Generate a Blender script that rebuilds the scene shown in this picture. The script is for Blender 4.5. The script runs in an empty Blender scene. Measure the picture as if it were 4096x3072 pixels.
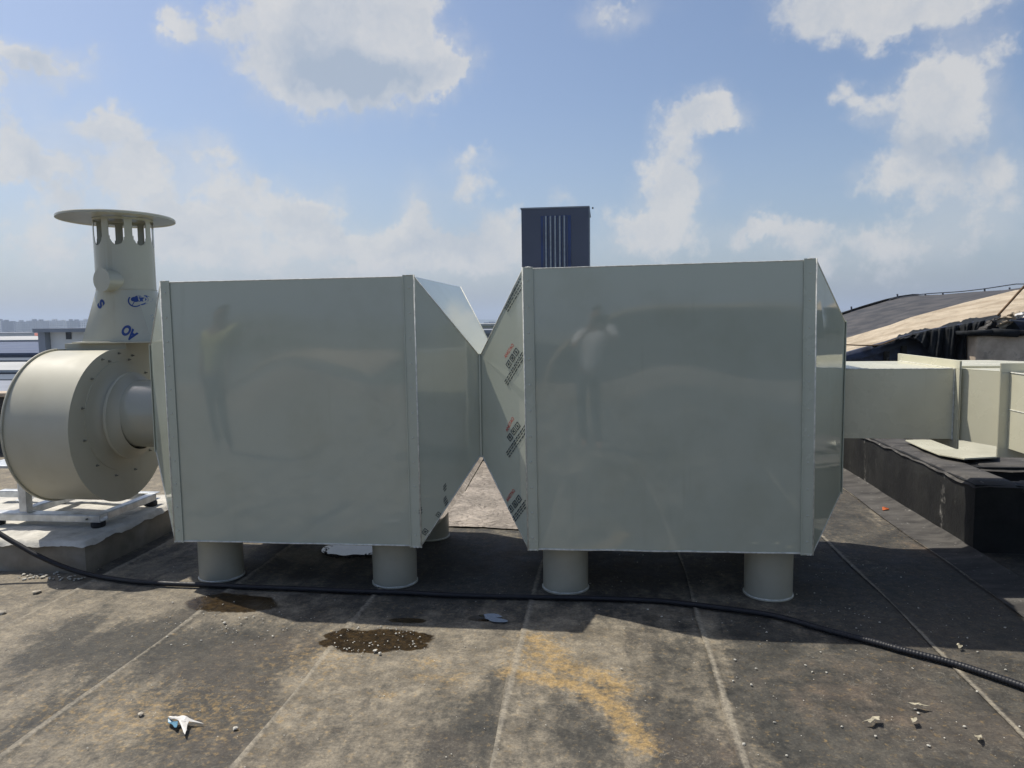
import bpy, bmesh, math, random
import numpy as np
from mathutils import Vector, Matrix
random.seed(7); RNG=np.random.default_rng(11)
C=bpy.context.scene.collection
S=bpy.context.scene

# ------------------------------------------------------------------ camera
FP=2953.0                       # focal length in photo pixels (4096 wide)
CR=Vector((0.99229,0.12344,-0.01225)); CU=Vector((0.00147,0.08724,0.99619)); CF=Vector((-0.12284,0.98862,-0.08639))
def _cam_axes():
    yaw,pitch,roll=-0.1236,0.0865,-0.0123
    F=Vector((math.sin(yaw)*math.cos(pitch),math.cos(yaw)*math.cos(pitch),-math.sin(pitch)))
    R=F.cross(Vector((0,0,1))).normalized(); U=R.cross(F)
    c,s=math.cos(roll),math.sin(roll)
    return R*c+U*s, -R*s+U*c, F
CR,CU,CF=_cam_axes()
EYE=Vector((0,0,1.55))
cam_d=bpy.data.cameras.new('camera'); cam=bpy.data.objects.new('camera',cam_d); C.objects.link(cam)
M=Matrix((CR,CU,-CF)).transposed().to_4x4(); M.translation=EYE; cam.matrix_world=M
cam_d.sensor_width=36; cam_d.lens=FP/4096*36; cam_d.clip_start=0.02; cam_d.clip_end=9000
S.camera=cam
S.render.resolution_x=1024; S.render.resolution_y=768
def ray(x,y): return (CF*FP+CR*(x-2048)+CU*(1536-y)).normalized()
def G(x,y,z=0.0): d=ray(x,y); return EYE+d*((z-EYE.z)/d.z)       # point of the photo on the level z
def PY(x,y,Y): d=ray(x,y); return EYE+d*(Y/d.y)                   # ... on the upright plane y = Y
def onplane(x,y,p0,n): d=ray(x,y); return EYE+d*((p0-EYE).dot(n)/d.dot(n))

# ------------------------------------------------------------------ world: sky with clouds
SUN_TO=Vector((-0.515,0.235,1.0)).normalized()
SUN_EL=math.asin(SUN_TO.z); SUN_AZ=math.atan2(SUN_TO.x,SUN_TO.y)
W=bpy.data.worlds.new('World'); S.world=W; W.use_nodes=True
W.cycles.sampling_method='MANUAL'; W.cycles.sample_map_resolution=512
nt=W.node_tree; nt.nodes.clear(); N=nt.nodes; L=nt.links
def nd(t,**k):
    n=N.new(t)
    for a,b in k.items(): setattr(n,a,b)
    return n
def mth(op,a,b=None,c=None,clamp=False):
    n=N.new('ShaderNodeMath'); n.operation=op; n.use_clamp=clamp
    for i,v in enumerate((a,b,c)):
        if v is None: continue
        if isinstance(v,(int,float)): n.inputs[i].default_value=v
        else: L.new(v,n.inputs[i])
    return n.outputs[0]
def vm(op,a,b=None):
    n=N.new('ShaderNodeVectorMath'); n.operation=op
    for i,v in enumerate((a,b)):
        if v is None: continue
        if isinstance(v,(tuple,Vector)): n.inputs[i].default_value=v
        else: L.new(v,n.inputs[i])
    return n
def wnoise(vec,scale,detail=6,rough=.55,lac=2.0):
    n=nd('ShaderNodeTexNoise'); n.inputs['Scale'].default_value=scale; n.inputs['Detail'].default_value=detail
    n.inputs['Roughness'].default_value=rough; n.inputs['Lacunarity'].default_value=lac; L.new(vec,n.inputs['Vector']); return n
def sstep(v,lo,hi,t0=0.0,t1=1.0):
    n=nd('ShaderNodeMapRange'); n.interpolation_type='SMOOTHSTEP'
    L.new(v,n.inputs[0]); n.inputs[1].default_value=lo; n.inputs[2].default_value=hi; n.inputs[3].default_value=t0; n.inputs[4].default_value=t1
    return n.outputs[0]
sky=nd('ShaderNodeTexSky'); sky.sky_type='NISHITA'; sky.sun_disc=False
sky.sun_elevation=SUN_EL; sky.sun_rotation=SUN_AZ; sky.altitude=50; sky.air_density=1.0; sky.dust_density=2.2; sky.ozone_density=2.0
tc=nd('ShaderNodeTexCoord'); sep=nd('ShaderNodeSeparateXYZ'); L.new(tc.outputs['Generated'],sep.inputs[0])
az=mth('ARCTAN2',sep.outputs[0],sep.outputs[1]); el=mth('ARCSINE',sep.outputs[2])
comb=nd('ShaderNodeCombineXYZ'); L.new(az,comb.inputs[0]); L.new(el,comb.inputs[1])
# turbulence that frays the outlines of the clouds
wn=wnoise(tc.outputs['Generated'],7,7,.62); wc=vm('SUBTRACT',wn.outputs['Color'],(.5,.5,.5)); ws=vm('SCALE',wc.outputs[0]); ws.inputs['Scale'].default_value=.11
wn2=wnoise(tc.outputs['Generated'],26,6,.6); wc2=vm('SUBTRACT',wn2.outputs['Color'],(.5,.5,.5)); ws2=vm('SCALE',wc2.outputs[0]); ws2.inputs['Scale'].default_value=.055
cv=vm('ADD',comb.outputs[0],ws.outputs[0]); cv=vm('ADD',cv.outputs[0],ws2.outputs[0])
CLOUDS=[(1150,140,180,170,1.1),(1400,120,240,190,1.1),(1330,330,230,120,1.0),(1580,340,190,100,.9),(1730,310,140,100,.9),(1840,290,90,65,.75),(1680,180,100,110,.6),(1620,40,90,80,.5),(1330,-40,320,110,.8),
 (120,250,230,80,1.1),(60,230,110,50,.5),(200,290,120,50,.4),(60,350,150,90,.5),(690,120,45,70,.75),(760,190,70,50,.7),(880,100,80,45,.7),(800,150,90,60,.3),
 (420,500,190,65,.75),(250,700,330,170,.35),(600,1010,600,130,.42),(2000,1030,400,100,.42),(3300,1020,500,90,.35),(1500,1120,600,80,.35),(1550,900,90,50,.4),(50,600,120,80,.75),(160,670,90,60,.5),(400,610,260,100,.45),
 (830,620,110,80,.75),(520,730,260,80,.5),(980,750,240,90,.6),(1180,850,180,80,.5),(800,900,420,120,.42),(1050,1010,500,110,.42),(1430,960,190,50,.6),(180,950,260,130,.42),
 (1900,640,140,55,.6),(1690,860,80,120,.95),(2010,880,110,95,.85),(1820,990,210,80,.7),(2240,815,60,40,.9),(1860,770,60,60,.6),(1900,1000,120,50,.6),(1640,990,120,50,.6),(600,620,90,40,.5),(900,560,60,50,.5),(1250,800,70,40,.6),(700,830,120,40,.5),(3000,940,80,40,.6),(3280,930,90,35,.5),(2480,960,90,40,.5),
 (2800,460,190,75,.95),(2700,600,110,120,.8),(2660,780,100,120,.75),(2520,860,120,60,.65),(2790,740,100,50,.4),(2930,490,90,50,.6),(2640,900,180,60,.55),
 (3860,280,150,100,.85),(3700,420,160,110,.7),(3440,440,120,60,.6),(3420,380,60,60,.5),(3870,480,210,140,.8),(3590,670,140,80,.65),(3900,720,260,120,.6),(3450,760,120,45,.45),(3950,880,330,150,.45),
 (3500,60,400,105,.9),(3850,20,320,120,.75),(3300,-20,260,90,.6),(2420,40,120,80,.55),(2550,-10,150,60,.4),(3100,930,190,55,.55),(2720,970,160,50,.4),(3600,980,330,90,.42)]
BELLY=[(1330,260,210,95,.55),(1500,350,210,90,.65),(1400,320,150,60,.3),(3900,600,220,90,.45),(3750,560,160,70,.4),(120,330,200,60,.35),(1850,900,110,90,.35),(450,580,220,60,.3)]
def field(lst,vec):
    tot=None
    for cx,cy,rx,ry,a in lst:
        d=ray(cx,cy); d2=ray(cx+rx,cy); d3=ray(cx,cy-ry)
        A=math.atan2(d.x,d.y); E_=math.asin(d.z)
        ra=abs(math.atan2(d2.x,d2.y)-A); re=abs(math.asin(d3.z)-E_)
        s=vm('SUBTRACT',vec,(A,E_,0)); m=vm('MULTIPLY',s.outputs[0],(1/ra,1/re,0)); q=vm('DOT_PRODUCT',m.outputs[0],m.outputs[0])
        e=mth('POWER',2.718,mth('MULTIPLY',q.outputs['Value'],-.8)); tot=mth('MULTIPLY_ADD',e,a,tot if tot is not None else 0.0)
    return tot
dens=field(CLOUDS,cv.outputs[0])
fine=wnoise(tc.outputs['Generated'],16,9,.62)
# a general broken cover goes on all round the sky outside the modelled clouds
broad=wnoise(tc.outputs['Generated'],3.1,8,.6)
behind=sstep(vm('DOT_PRODUCT',tc.outputs['Generated'],tuple(CF)).outputs['Value'],.55,.80,1.0,0.0)
cover=mth('MULTIPLY',sstep(broad.outputs['Fac'],.56,.72),behind)
dens=mth('ADD',dens,mth('MULTIPLY',cover,.6))
dn=mth('ADD',dens,mth('MULTIPLY',mth('SUBTRACT',fine.outputs['Fac'],.5),2.3))
puff=sstep(dn,.36,.98); veil=sstep(mth('ADD',dens,mth('MULTIPLY',mth('SUBTRACT',broad.outputs['Fac'],.5),1.2)),.10,1.1,0,.50); mask=mth('MAXIMUM',puff,veil)
lowband=sstep(el,0.0,.30,.30,0.0)                      # thin haze towards the horizon
thick=sstep(dens,.85,2.0)
belly=field(BELLY,cv.outputs[0])
shade=mth('MULTIPLY',mth('ADD',mth('MULTIPLY',thick,.30),belly,clamp=True),1.0,clamp=True)
tex=wnoise(cv.outputs[0],13,8,.65); shade=mth('ADD',mth('MULTIPLY',shade,1.0),mth('MULTIPLY',mth('SUBTRACT',tex.outputs['Fac'],.44),1.9),clamp=True)
mixc=nd('ShaderNodeMix',data_type='RGBA'); L.new(shade,mixc.inputs[0])
CLB=6.2; mixc.inputs[6].default_value=(CLB*1.0,CLB*.985,CLB*.955,1); mixc.inputs[7].default_value=(CLB*.57,CLB*.66,CLB*.78,1)
tint=nd('ShaderNodeMix',data_type='RGBA',blend_type='MULTIPLY'); tint.inputs[0].default_value=1; L.new(sky.outputs[0],tint.inputs[6]); tint.inputs[7].default_value=(1.0,1.02,1.07,1)
mh=nd('ShaderNodeMix',data_type='RGBA'); L.new(lowband,mh.inputs[0]); L.new(tint.outputs[2],mh.inputs[6]); mh.inputs[7].default_value=(3.9,4.8,5.8,1)
mx=nd('ShaderNodeMix',data_type='RGBA'); L.new(mth('MULTIPLY',mask,.84),mx.inputs[0]); L.new(mh.outputs[2],mx.inputs[6]); L.new(mixc.outputs[2],mx.inputs[7])
bg=nd('ShaderNodeBackground'); bg.inputs['Strength'].default_value=.115; L.new(mx.outputs[2],bg.inputs[0])
wo=nd('ShaderNodeOutputWorld'); L.new(bg.outputs[0],wo.inputs[0])

sun_d=bpy.data.lights.new('sun','SUN'); sun_d.energy=4.8; sun_d.angle=math.radians(.53); sun_d.color=(1,.94,.84)
sun=bpy.data.objects.new('sun',sun_d); C.objects.link(sun); sun.rotation_euler=(-SUN_TO).to_track_quat('-Z','Y').to_euler(); sun.location=(0,0,30)
S.view_settings.view_transform='Standard'; S.view_settings.look='None'; S.view_settings.exposure=0.0; S.view_settings.gamma=1

# ------------------------------------------------------------------ materials
class Mat:
    def __init__(s,name,rough=.5,spec=.5,metal=0):
        s.m=bpy.data.materials.new(name); s.m.use_nodes=True; s.t=s.m.node_tree; s.b=s.t.nodes['Principled BSDF']
        s.b.inputs['Roughness'].default_value=rough; s.b.inputs['Specular IOR Level'].default_value=spec; s.b.inputs['Metallic'].default_value=metal
        s.co=s.t.nodes.new('ShaderNodeTexCoord').outputs['Object']
    def n(s,t,**k):
        n=s.t.nodes.new(t)
        for a,b in k.items(): setattr(n,a,b)
        return n
    def put(s,i,v):
        if isinstance(v,(int,float)): i.default_value=v
        elif isinstance(v,tuple): i.default_value=v if len(v)==len(i.default_value) else v+(1,)
        else: s.t.links.new(v,i)
    def noise(s,scale,detail=4,rough=.55,vec=None,dist=0):
        n=s.n('ShaderNodeTexNoise'); s.put(n.inputs['Scale'],scale); s.put(n.inputs['Detail'],detail); s.put(n.inputs['Roughness'],rough); s.put(n.inputs['Distortion'],dist)
        s.t.links.new(vec if vec is not None else s.co,n.inputs['Vector']); return n.outputs['Fac']
    def vscale(s,v):
        n=s.n('ShaderNodeMapping'); n.inputs['Scale'].default_value=v; s.t.links.new(s.co,n.inputs[0]); return n.outputs[0]
    def ramp(s,v,lo,hi,a=0.,b=1.):
        n=s.n('ShaderNodeMapRange'); n.interpolation_type='SMOOTHSTEP'; s.put(n.inputs[0],v); s.put(n.inputs[1],lo); s.put(n.inputs[2],hi); s.put(n.inputs[3],a); s.put(n.inputs[4],b); return n.outputs[0]
    def math(s,op,a,b=0.,clamp=False):
        n=s.n('ShaderNodeMath',operation=op,use_clamp=clamp); s.put(n.inputs[0],a); s.put(n.inputs[1],b); return n.outputs[0]
    def mix(s,f,a,b,mode='MIX'):
        n=s.n('ShaderNodeMix',data_type='RGBA',blend_type=mode); s.put(n.inputs[0],f); s.put(n.inputs[6],a); s.put(n.inputs[7],b); return n.outputs[2]
    def attr(s,name):
        n=s.n('ShaderNodeAttribute',attribute_name=name); return n.outputs['Fac']
    def color(s,c): s.put(s.b.inputs['Base Color'],c); return s
    def rough(s,r): s.put(s.b.inputs['Roughness'],r); return s
    def bump(s,h,strength=.3,dist=.01):
        n=s.n('ShaderNodeBump'); s.put(n.inputs['Strength'],strength); s.put(n.inputs['Distance'],dist); s.put(n.inputs['Height'],h)
        prev=s.b.inputs['Normal'].links
        if prev: s.t.links.new(prev[0].from_socket,n.inputs['Normal'])
        s.t.links.new(n.outputs[0],s.b.inputs['Normal']); return s
MATS={}
def simple(name,col,rough=.5,spec=.5,metal=0,var=.15,scale=8,bump=0):
    m=Mat(name,rough,spec,metal); n=m.noise(scale,5)
    lo=tuple(c*(1-var) for c in col); hi=tuple(min(1,c*(1+var)) for c in col)
    m.color(m.mix(m.ramp(n,.3,.7),lo,hi)); m.rough(m.ramp(m.noise(scale*3,3),.3,.7,max(.03,rough*.85),min(1,rough*1.15)))
    if bump: m.bump(m.noise(scale*4,6),bump,.01)
    MATS[name]=m.m; return m.m
def paint(name,col,rough=.2,wob=.10):
    m=Mat(name,rough,{'fan_paint':.28,'panel_paint':1.0}.get(name,.6)); big=m.noise(.9,2); sm=m.noise(38,5); dirt=m.noise(3.2,6,.62)
    c=m.mix(m.ramp(dirt,.42,.78,0,.42),col,(col[0]*.80,col[1]*.78,col[2]*.72))
    runs=m.noise(1.0,5,.6,m.vscale((16,16,.7))); c=m.mix(m.math('MULTIPLY',m.ramp(runs,.58,.78),m.ramp(m.noise(1.3,4),.4,.7,0,.42)),c,(col[0]*.66,col[1]*.63,col[2]*.55)); scf=m.noise(60,3,.7); c=m.mix(m.math('MULTIPLY',m.ramp(scf,.68,.74),m.ramp(m.noise(2.2,3),.5,.7,0,.5)),c,(.62,.62,.57)); m.color(c)
    m.rough(m.ramp(m.noise(2.5,6,.6),.3,.75,rough*.75,rough*1.5))
    m.bump(big,wob,.05); m.bump(sm,.015,.002); MATS[name]=m.m; return m.m
CREAM=(.435,.465,.385)
paint('panel_paint',CREAM,.045,.045); paint('duct_paint',(.59,.57,.435),.24,.06); paint('pipe_paint',(.41,.405,.33),.16,.02); paint('fan_paint',(.50,.48,.385),.44,.02)
paint('trim_paint',(.47,.50,.415),.22,.05)
simple('seam_filler',(.62,.62,.56),.6,.3,0,.2,40,.3)
simple('leg_paint',(.37,.355,.285),.38,.5,0,.08,5)
simple('print_black',(.035,.05,.06),.6,.3); simple('print_red',(.45,.04,.035),.6,.3); simple('print_blue',(.02,.05,.20),.6,.3)
simple('print_faint',(.30,.34,.34),.6,.3)
simple('rivet_metal',(.47,.49,.42),.35,.5,0)
simple('dark_bolt',(.22,.22,.19),.5,.4,.3)
simple('galvanized',(.52,.54,.55),.38,.5,.55,.18,14)
simple('rubber',(.012,.013,.016),.6,.4)
simple('conduit',(.010,.011,.015),.5,.35,0,.2,20)
simple('fan_dark',(.03,.03,.03),.6,.3)
simple('tower_cladding',(.068,.078,.122),.35,.5,0,.12,.3)
simple('tower_strip',(.32,.35,.38),.5,.4)
simple('tower_blue',(.012,.035,.14),.35,.5,0,.3,.8)
simple('cloth_black',(.010,.012,.014),.85,.25,0,.35,6,.25)
simple('rope',(.16,.10,.055),.9,.2,0,.3,30)
simple('wire',(.10,.11,.13),.5,.5,.3)
simple('plastic_white',(.62,.60,.56),.4,.5,0,.1,30)
simple('plastic_blue',(.10,.25,.36),.4,.5)
simple('leaf_dry',(.42,.38,.28),.8,.2,0,.3,60)
simple('stone',(.40,.36,.29),.9,.2,0,.25,40,.3)
simple('crumb_white',(.48,.46,.40),.9,.2,0,.3,60)
simple('orange_plastic',(.45,.11,.03),.5,.4)
simple('skin',(.30,.17,.11),.55,.4); simple('shirt_white',(.86,.85,.84),.8,.2,0,.06,9,.2); simple('trousers_dark',(.03,.035,.05),.85,.2)
simple('shirt_khaki',(.52,.50,.22),.8,.2); simple('hair_black',(.01,.009,.008),.6,.4); simple('phone_black',(.01,.01,.012),.15,.6)
simple('concrete_far',(.66,.67,.68),.9,.2,0,.08,.3); simple('concrete_dark',(.26,.28,.32),.9,.2,0,.1,.4); simple('window_dark',(.02,.025,.04),.2,.6)
simple('roof_blue',(.035,.055,.115),.5,.4,0,.18,.06); simple('roof_pale',(.42,.42,.40),.6,.3,0,.12,.08); simple('shed_dark',(.025,.045,.075),.5,.4,0,.2,.1); simple('wall_far',(.33,.33,.34),.8,.2,0,.1,.1)
simple('red_far',(.30,.08,.05),.8,.2)
def wet_mat():
    m=Mat('water',.03,.5); m.color((.02,.022,.022)); m.bump(m.noise(9,3),.04,.01); m.b.inputs['IOR'].default_value=1.6; m.b.inputs['Specular IOR Level'].default_value=.9; MATS['water']=m.m
wet_mat()
def membrane():
    m=Mat('membrane',.8,.3)
    m.put(m.b.inputs['Specular IOR Level'],.3)
    n1=m.noise(1.1,7,.62); n2=m.noise(5.5,8,.65); n3=m.noise(34,6,.7); n4=m.noise(170,3,.7)
    st=m.noise(1.0,7,.62,m.vscale((3.4,1.1,1)))
    light=m.attr('light'); ochre=m.attr('ochre'); wet=m.attr('wet'); edge=m.attr('edge'); brown=m.attr('brown')
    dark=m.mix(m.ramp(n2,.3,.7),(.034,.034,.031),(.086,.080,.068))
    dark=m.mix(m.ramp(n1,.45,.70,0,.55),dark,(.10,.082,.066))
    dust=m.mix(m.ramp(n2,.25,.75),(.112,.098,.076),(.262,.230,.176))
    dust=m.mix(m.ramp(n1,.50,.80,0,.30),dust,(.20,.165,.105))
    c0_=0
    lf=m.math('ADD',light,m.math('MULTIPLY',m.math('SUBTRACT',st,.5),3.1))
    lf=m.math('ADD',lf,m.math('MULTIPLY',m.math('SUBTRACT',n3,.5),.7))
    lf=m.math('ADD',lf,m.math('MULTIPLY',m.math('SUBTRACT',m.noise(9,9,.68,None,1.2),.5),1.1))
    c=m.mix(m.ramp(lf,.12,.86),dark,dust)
    c=m.mix(m.ramp(m.math('ADD',brown,m.math('MULTIPLY',m.math('SUBTRACT',n2,.5),1.2)),.35,.9,0,.55),c,(.17,.115,.08))
    rdg=m.math('ABSOLUTE',m.math('SUBTRACT',m.noise(8,4,.55,None,2.2),.5)); c=m.mix(m.math('MULTIPLY',m.ramp(rdg,.0,.013,1,0),m.ramp(m.noise(2.3,4),.45,.65,0,.42)),c,(.27,.25,.21))
    rd2=m.math('ABSOLUTE',m.math('SUBTRACT',m.noise(15,5,.6,None,1.4),.5)); c=m.mix(m.math('MULTIPLY',m.ramp(rd2,.0,.02,1,0),m.ramp(m.noise(1.7,4),.48,.66,0,.40)),c,(.05,.047,.042))
    spk=m.ramp(n4,.66,.74,0,.35); c=m.mix(spk,c,(.45,.42,.35))
    spd=m.ramp(n4,.33,.26,0,.35); c=m.mix(spd,c,(.03,.03,.03))
    oc=m.ramp(m.math('ADD',ochre,m.math('MULTIPLY',m.math('SUBTRACT',n3,.5),3.2)),.10,1.15,0,.70); c=m.mix(oc,c,(.37,.245,.092))
    ed=m.ramp(m.math('ADD',edge,m.math('MULTIPLY',m.math('SUBTRACT',n3,.5),1.1)),.35,1.0,0,.8); c=m.mix(ed,c,(.30,.27,.215))
    w=m.ramp(m.math('ADD',wet,m.math('MULTIPLY',m.math('SUBTRACT',n3,.5),.55)),.42,.56); 
    wc=m.mix(m.ramp(n3,.35,.7),(.014,.009,.004),(.055,.035,.014)); c=m.mix(w,c,wc)
    g1=m.noise(85,5,.75); c=m.mix(m.ramp(g1,.30,.70),m.mix(1.0,c,(.74,.74,.74),'MULTIPLY'),m.mix(1.0,c,(1.26,1.25,1.23),'MULTIPLY')); g2=m.noise(19,7,.72,None,.6); c=m.mix(m.ramp(g2,.34,.66),m.mix(1.0,c,(.76,.77,.79),'MULTIPLY'),m.mix(1.0,c,(1.22,1.21,1.18),'MULTIPLY'))
    m.color(c); m.rough(m.mix(w,m.ramp(n2,.3,.7,.62,.92),(.30,.30,.30)))
    m.bump(m.noise(7,7,.6),.45,.014); m.bump(n3,.38,.007); m.bump(n4,.25,.003)
    MATS['membrane']=m.m
membrane()
def foil():
    m=Mat('pale_membrane',.55,.4); n=m.noise(3.5,6,.6)
    v=m.n('ShaderNodeTexVoronoi',feature='DISTANCE_TO_EDGE'); v.inputs['Scale'].default_value=9
    w=m.n('ShaderNodeMix',data_type='RGBA',blend_type='ADD'); m.put(w.inputs[0],.25); m.put(w.inputs[6],m.vscale((.8,1.7,1)))
    nz=m.n('ShaderNodeTexNoise'); nz.inputs['Scale'].default_value=6; nz.inputs['Detail'].default_value=5; m.t.links.new(m.co,nz.inputs[0]); m.put(w.inputs[7],nz.outputs['Color']); m.t.links.new(w.outputs[2],v.inputs['Vector'])
    c=m.mix(m.ramp(n,.35,.7),(.20,.172,.14),(.37,.32,.265)); c=m.mix(m.ramp(v.outputs['Distance'],.0,.05,.4,0),c,(.16,.13,.11)); m.color(c)
    m.bump(v.outputs['Distance'],.8,.05); m.bump(m.noise(22,6,.65),.5,.02); MATS['pale_membrane']=m.m
foil()
def bitumen():
    m=Mat('bitumen',.75,.35); n=m.noise(4,7,.6); s=m.noise(60,4,.7); dr=m.noise(3.0,6,.62,m.vscale((1,1,.28)))
    c=m.mix(m.ramp(n,.3,.7),(.007,.007,.007),(.020,.020,.018)); 
    c=m.mix(m.math('MULTIPLY',m.ramp(dr,.60,.72),m.ramp(m.noise(18,5,.7),.45,.62)),c,(.30,.29,.26)); m.color(c); m.bump(n,.5,.03); m.bump(s,.3,.005); MATS['bitumen']=m.m
    m=Mat('bitumen_dusty',.85,.3); n=m.noise(3,7,.62,m.vscale((1,2.5,1))); s=m.noise(60,4,.7)
    c=m.mix(m.ramp(n,.3,.72),(.038,.036,.034),(.10,.094,.085)); c=m.mix(m.ramp(m.noise(22,4,.7),.62,.72,0,.6),c,(.33,.32,.29)); m.color(c); m.bump(n,.4,.03); m.bump(s,.3,.005); MATS['bitumen_dusty']=m.m
bitumen()
def plinthm():
    m=Mat('cement_face',.9,.25); n=m.noise(4,7,.62); n2=m.noise(1.4,4)
    c=m.mix(m.ramp(n,.3,.7),(.17,.15,.12),(.27,.245,.20)); c=m.mix(m.ramp(n2,.5,.66,0,.8),c,(.36,.34,.30)); m.color(c); m.bump(n,.6,.01); m.bump(m.noise(50,5),.4,.004); MATS['cement_face']=m.m
    m=Mat('cement_top',.9,.25); n=m.noise(8,7,.65); c=m.mix(m.ramp(n,.3,.7),(.44,.425,.38),(.62,.595,.53)); m.color(c); m.bump(n,.8,.02); m.bump(m.noise(70,5),.5,.004); MATS['cement_top']=m.m
    m=Mat('stained_concrete',.9,.25); n=m.noise(1.6,8,.66); n2=m.noise(5,7,.7)
    c=m.mix(m.ramp(n,.35,.65),(.36,.29,.22),(.64,.54,.42)); c=m.mix(m.ramp(n2,.55,.7,0,.55),c,(.15,.14,.12)); m.color(c); m.bump(n2,.5,.02); MATS['stained_concrete']=m.m
plinthm()
def vaultm():
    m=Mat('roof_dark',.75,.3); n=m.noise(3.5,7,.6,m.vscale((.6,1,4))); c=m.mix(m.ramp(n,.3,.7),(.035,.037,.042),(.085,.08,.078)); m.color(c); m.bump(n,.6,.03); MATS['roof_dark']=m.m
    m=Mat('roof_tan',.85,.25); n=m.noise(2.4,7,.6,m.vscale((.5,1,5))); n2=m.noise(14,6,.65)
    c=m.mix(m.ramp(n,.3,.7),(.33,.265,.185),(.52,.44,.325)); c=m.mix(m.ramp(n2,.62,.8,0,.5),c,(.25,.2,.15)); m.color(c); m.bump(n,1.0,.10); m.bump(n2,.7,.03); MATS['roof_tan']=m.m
    m=Mat('fascia_blue',.5,.4); n=m.noise(5,6,.6); c=m.mix(m.ramp(n,.35,.75),(.012,.014,.022),(.05,.065,.12)); m.color(c); m.bump(n,.5,.02); MATS['fascia_blue']=m.m
vaultm()
def farm():
    for i,col in enumerate(((.40,.42,.45),(.16,.19,.26),(.75,.74,.72))):
        m=Mat('apartment_wall%s'%('','_grey','_pale')[i],.8,.2)
        w=m.n('ShaderNodeTexBrick'); w.inputs['Scale'].default_value=1; w.inputs['Brick Width'].default_value=4; w.inputs['Row Height'].default_value=3; w.inputs['Mortar Size'].default_value=.9; w.offset=0
        sx=m.n('ShaderNodeSeparateXYZ'); m.t.links.new(m.co,sx.inputs[0]); cb=m.n('ShaderNodeCombineXYZ'); m.put(cb.inputs[0],m.math('ADD',sx.outputs[0],sx.outputs[1])); m.t.links.new(sx.outputs[2],cb.inputs[1]); m.t.links.new(cb.outputs[0],w.inputs['Vector'])
        w.inputs['Color1'].default_value=(.16,.18,.22,1); w.inputs['Color2'].default_value=(.20,.22,.26,1); w.inputs['Mortar'].default_value=col+(1,); m.color(w.outputs['Color']); MATS[m.m.name]=m.m
    m=Mat('land',.95,.1); n=m.noise(.006,8,.6); n2=m.noise(.03,5); c=m.mix(m.ramp(n,.35,.65),(.055,.075,.04),(.20,.19,.17)); c=m.mix(m.ramp(n2,.5,.7,0,.5),c,(.28,.28,.27)); m.color(c); MATS['land']=m.m
    m=Mat('hill',.95,.1); n=m.noise(.004,6); m.color(m.mix(n,(.04,.07,.035),(.08,.10,.06))); MATS['hill']=m.m
farm()

# ------------------------------------------------------------------ helpers
def link(o,parent=None):
    C.objects.link(o)
    if parent is not None: o.parent=parent
    return o
def mesh(name,v,f,mat,parent=None,smooth=False,bevel=0):
    me=bpy.data.meshes.new(name); me.from_pydata([tuple(p) for p in v],[],f); me.update()
    if smooth: me.polygons.foreach_set('use_smooth',[True]*len(me.polygons))
    if mat: me.materials.append(MATS[mat])
    o=bpy.data.objects.new(name,me); link(o,parent)
    if smooth=='auto': me.set_sharp_from_angle(angle=math.radians(35))
    if bevel:
        b=o.modifiers.new('bevel','BEVEL'); b.width=bevel; b.segments=2; b.limit_method='ANGLE'
    return o
def tag(o,label,cat,group=None): o['label']=label; o['category']=cat; o.__setitem__('group',group) if group else None; return o
def thing(name,label,cat,loc=(0,0,0),group=None):
    o=bpy.data.objects.new(name,None); C.objects.link(o); o.location=loc; o.empty_display_size=.2
    o['label']=label; o['category']=cat
    if group: o['group']=group
    return o
def struct(o): o['kind']='structure'; return o
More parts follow.
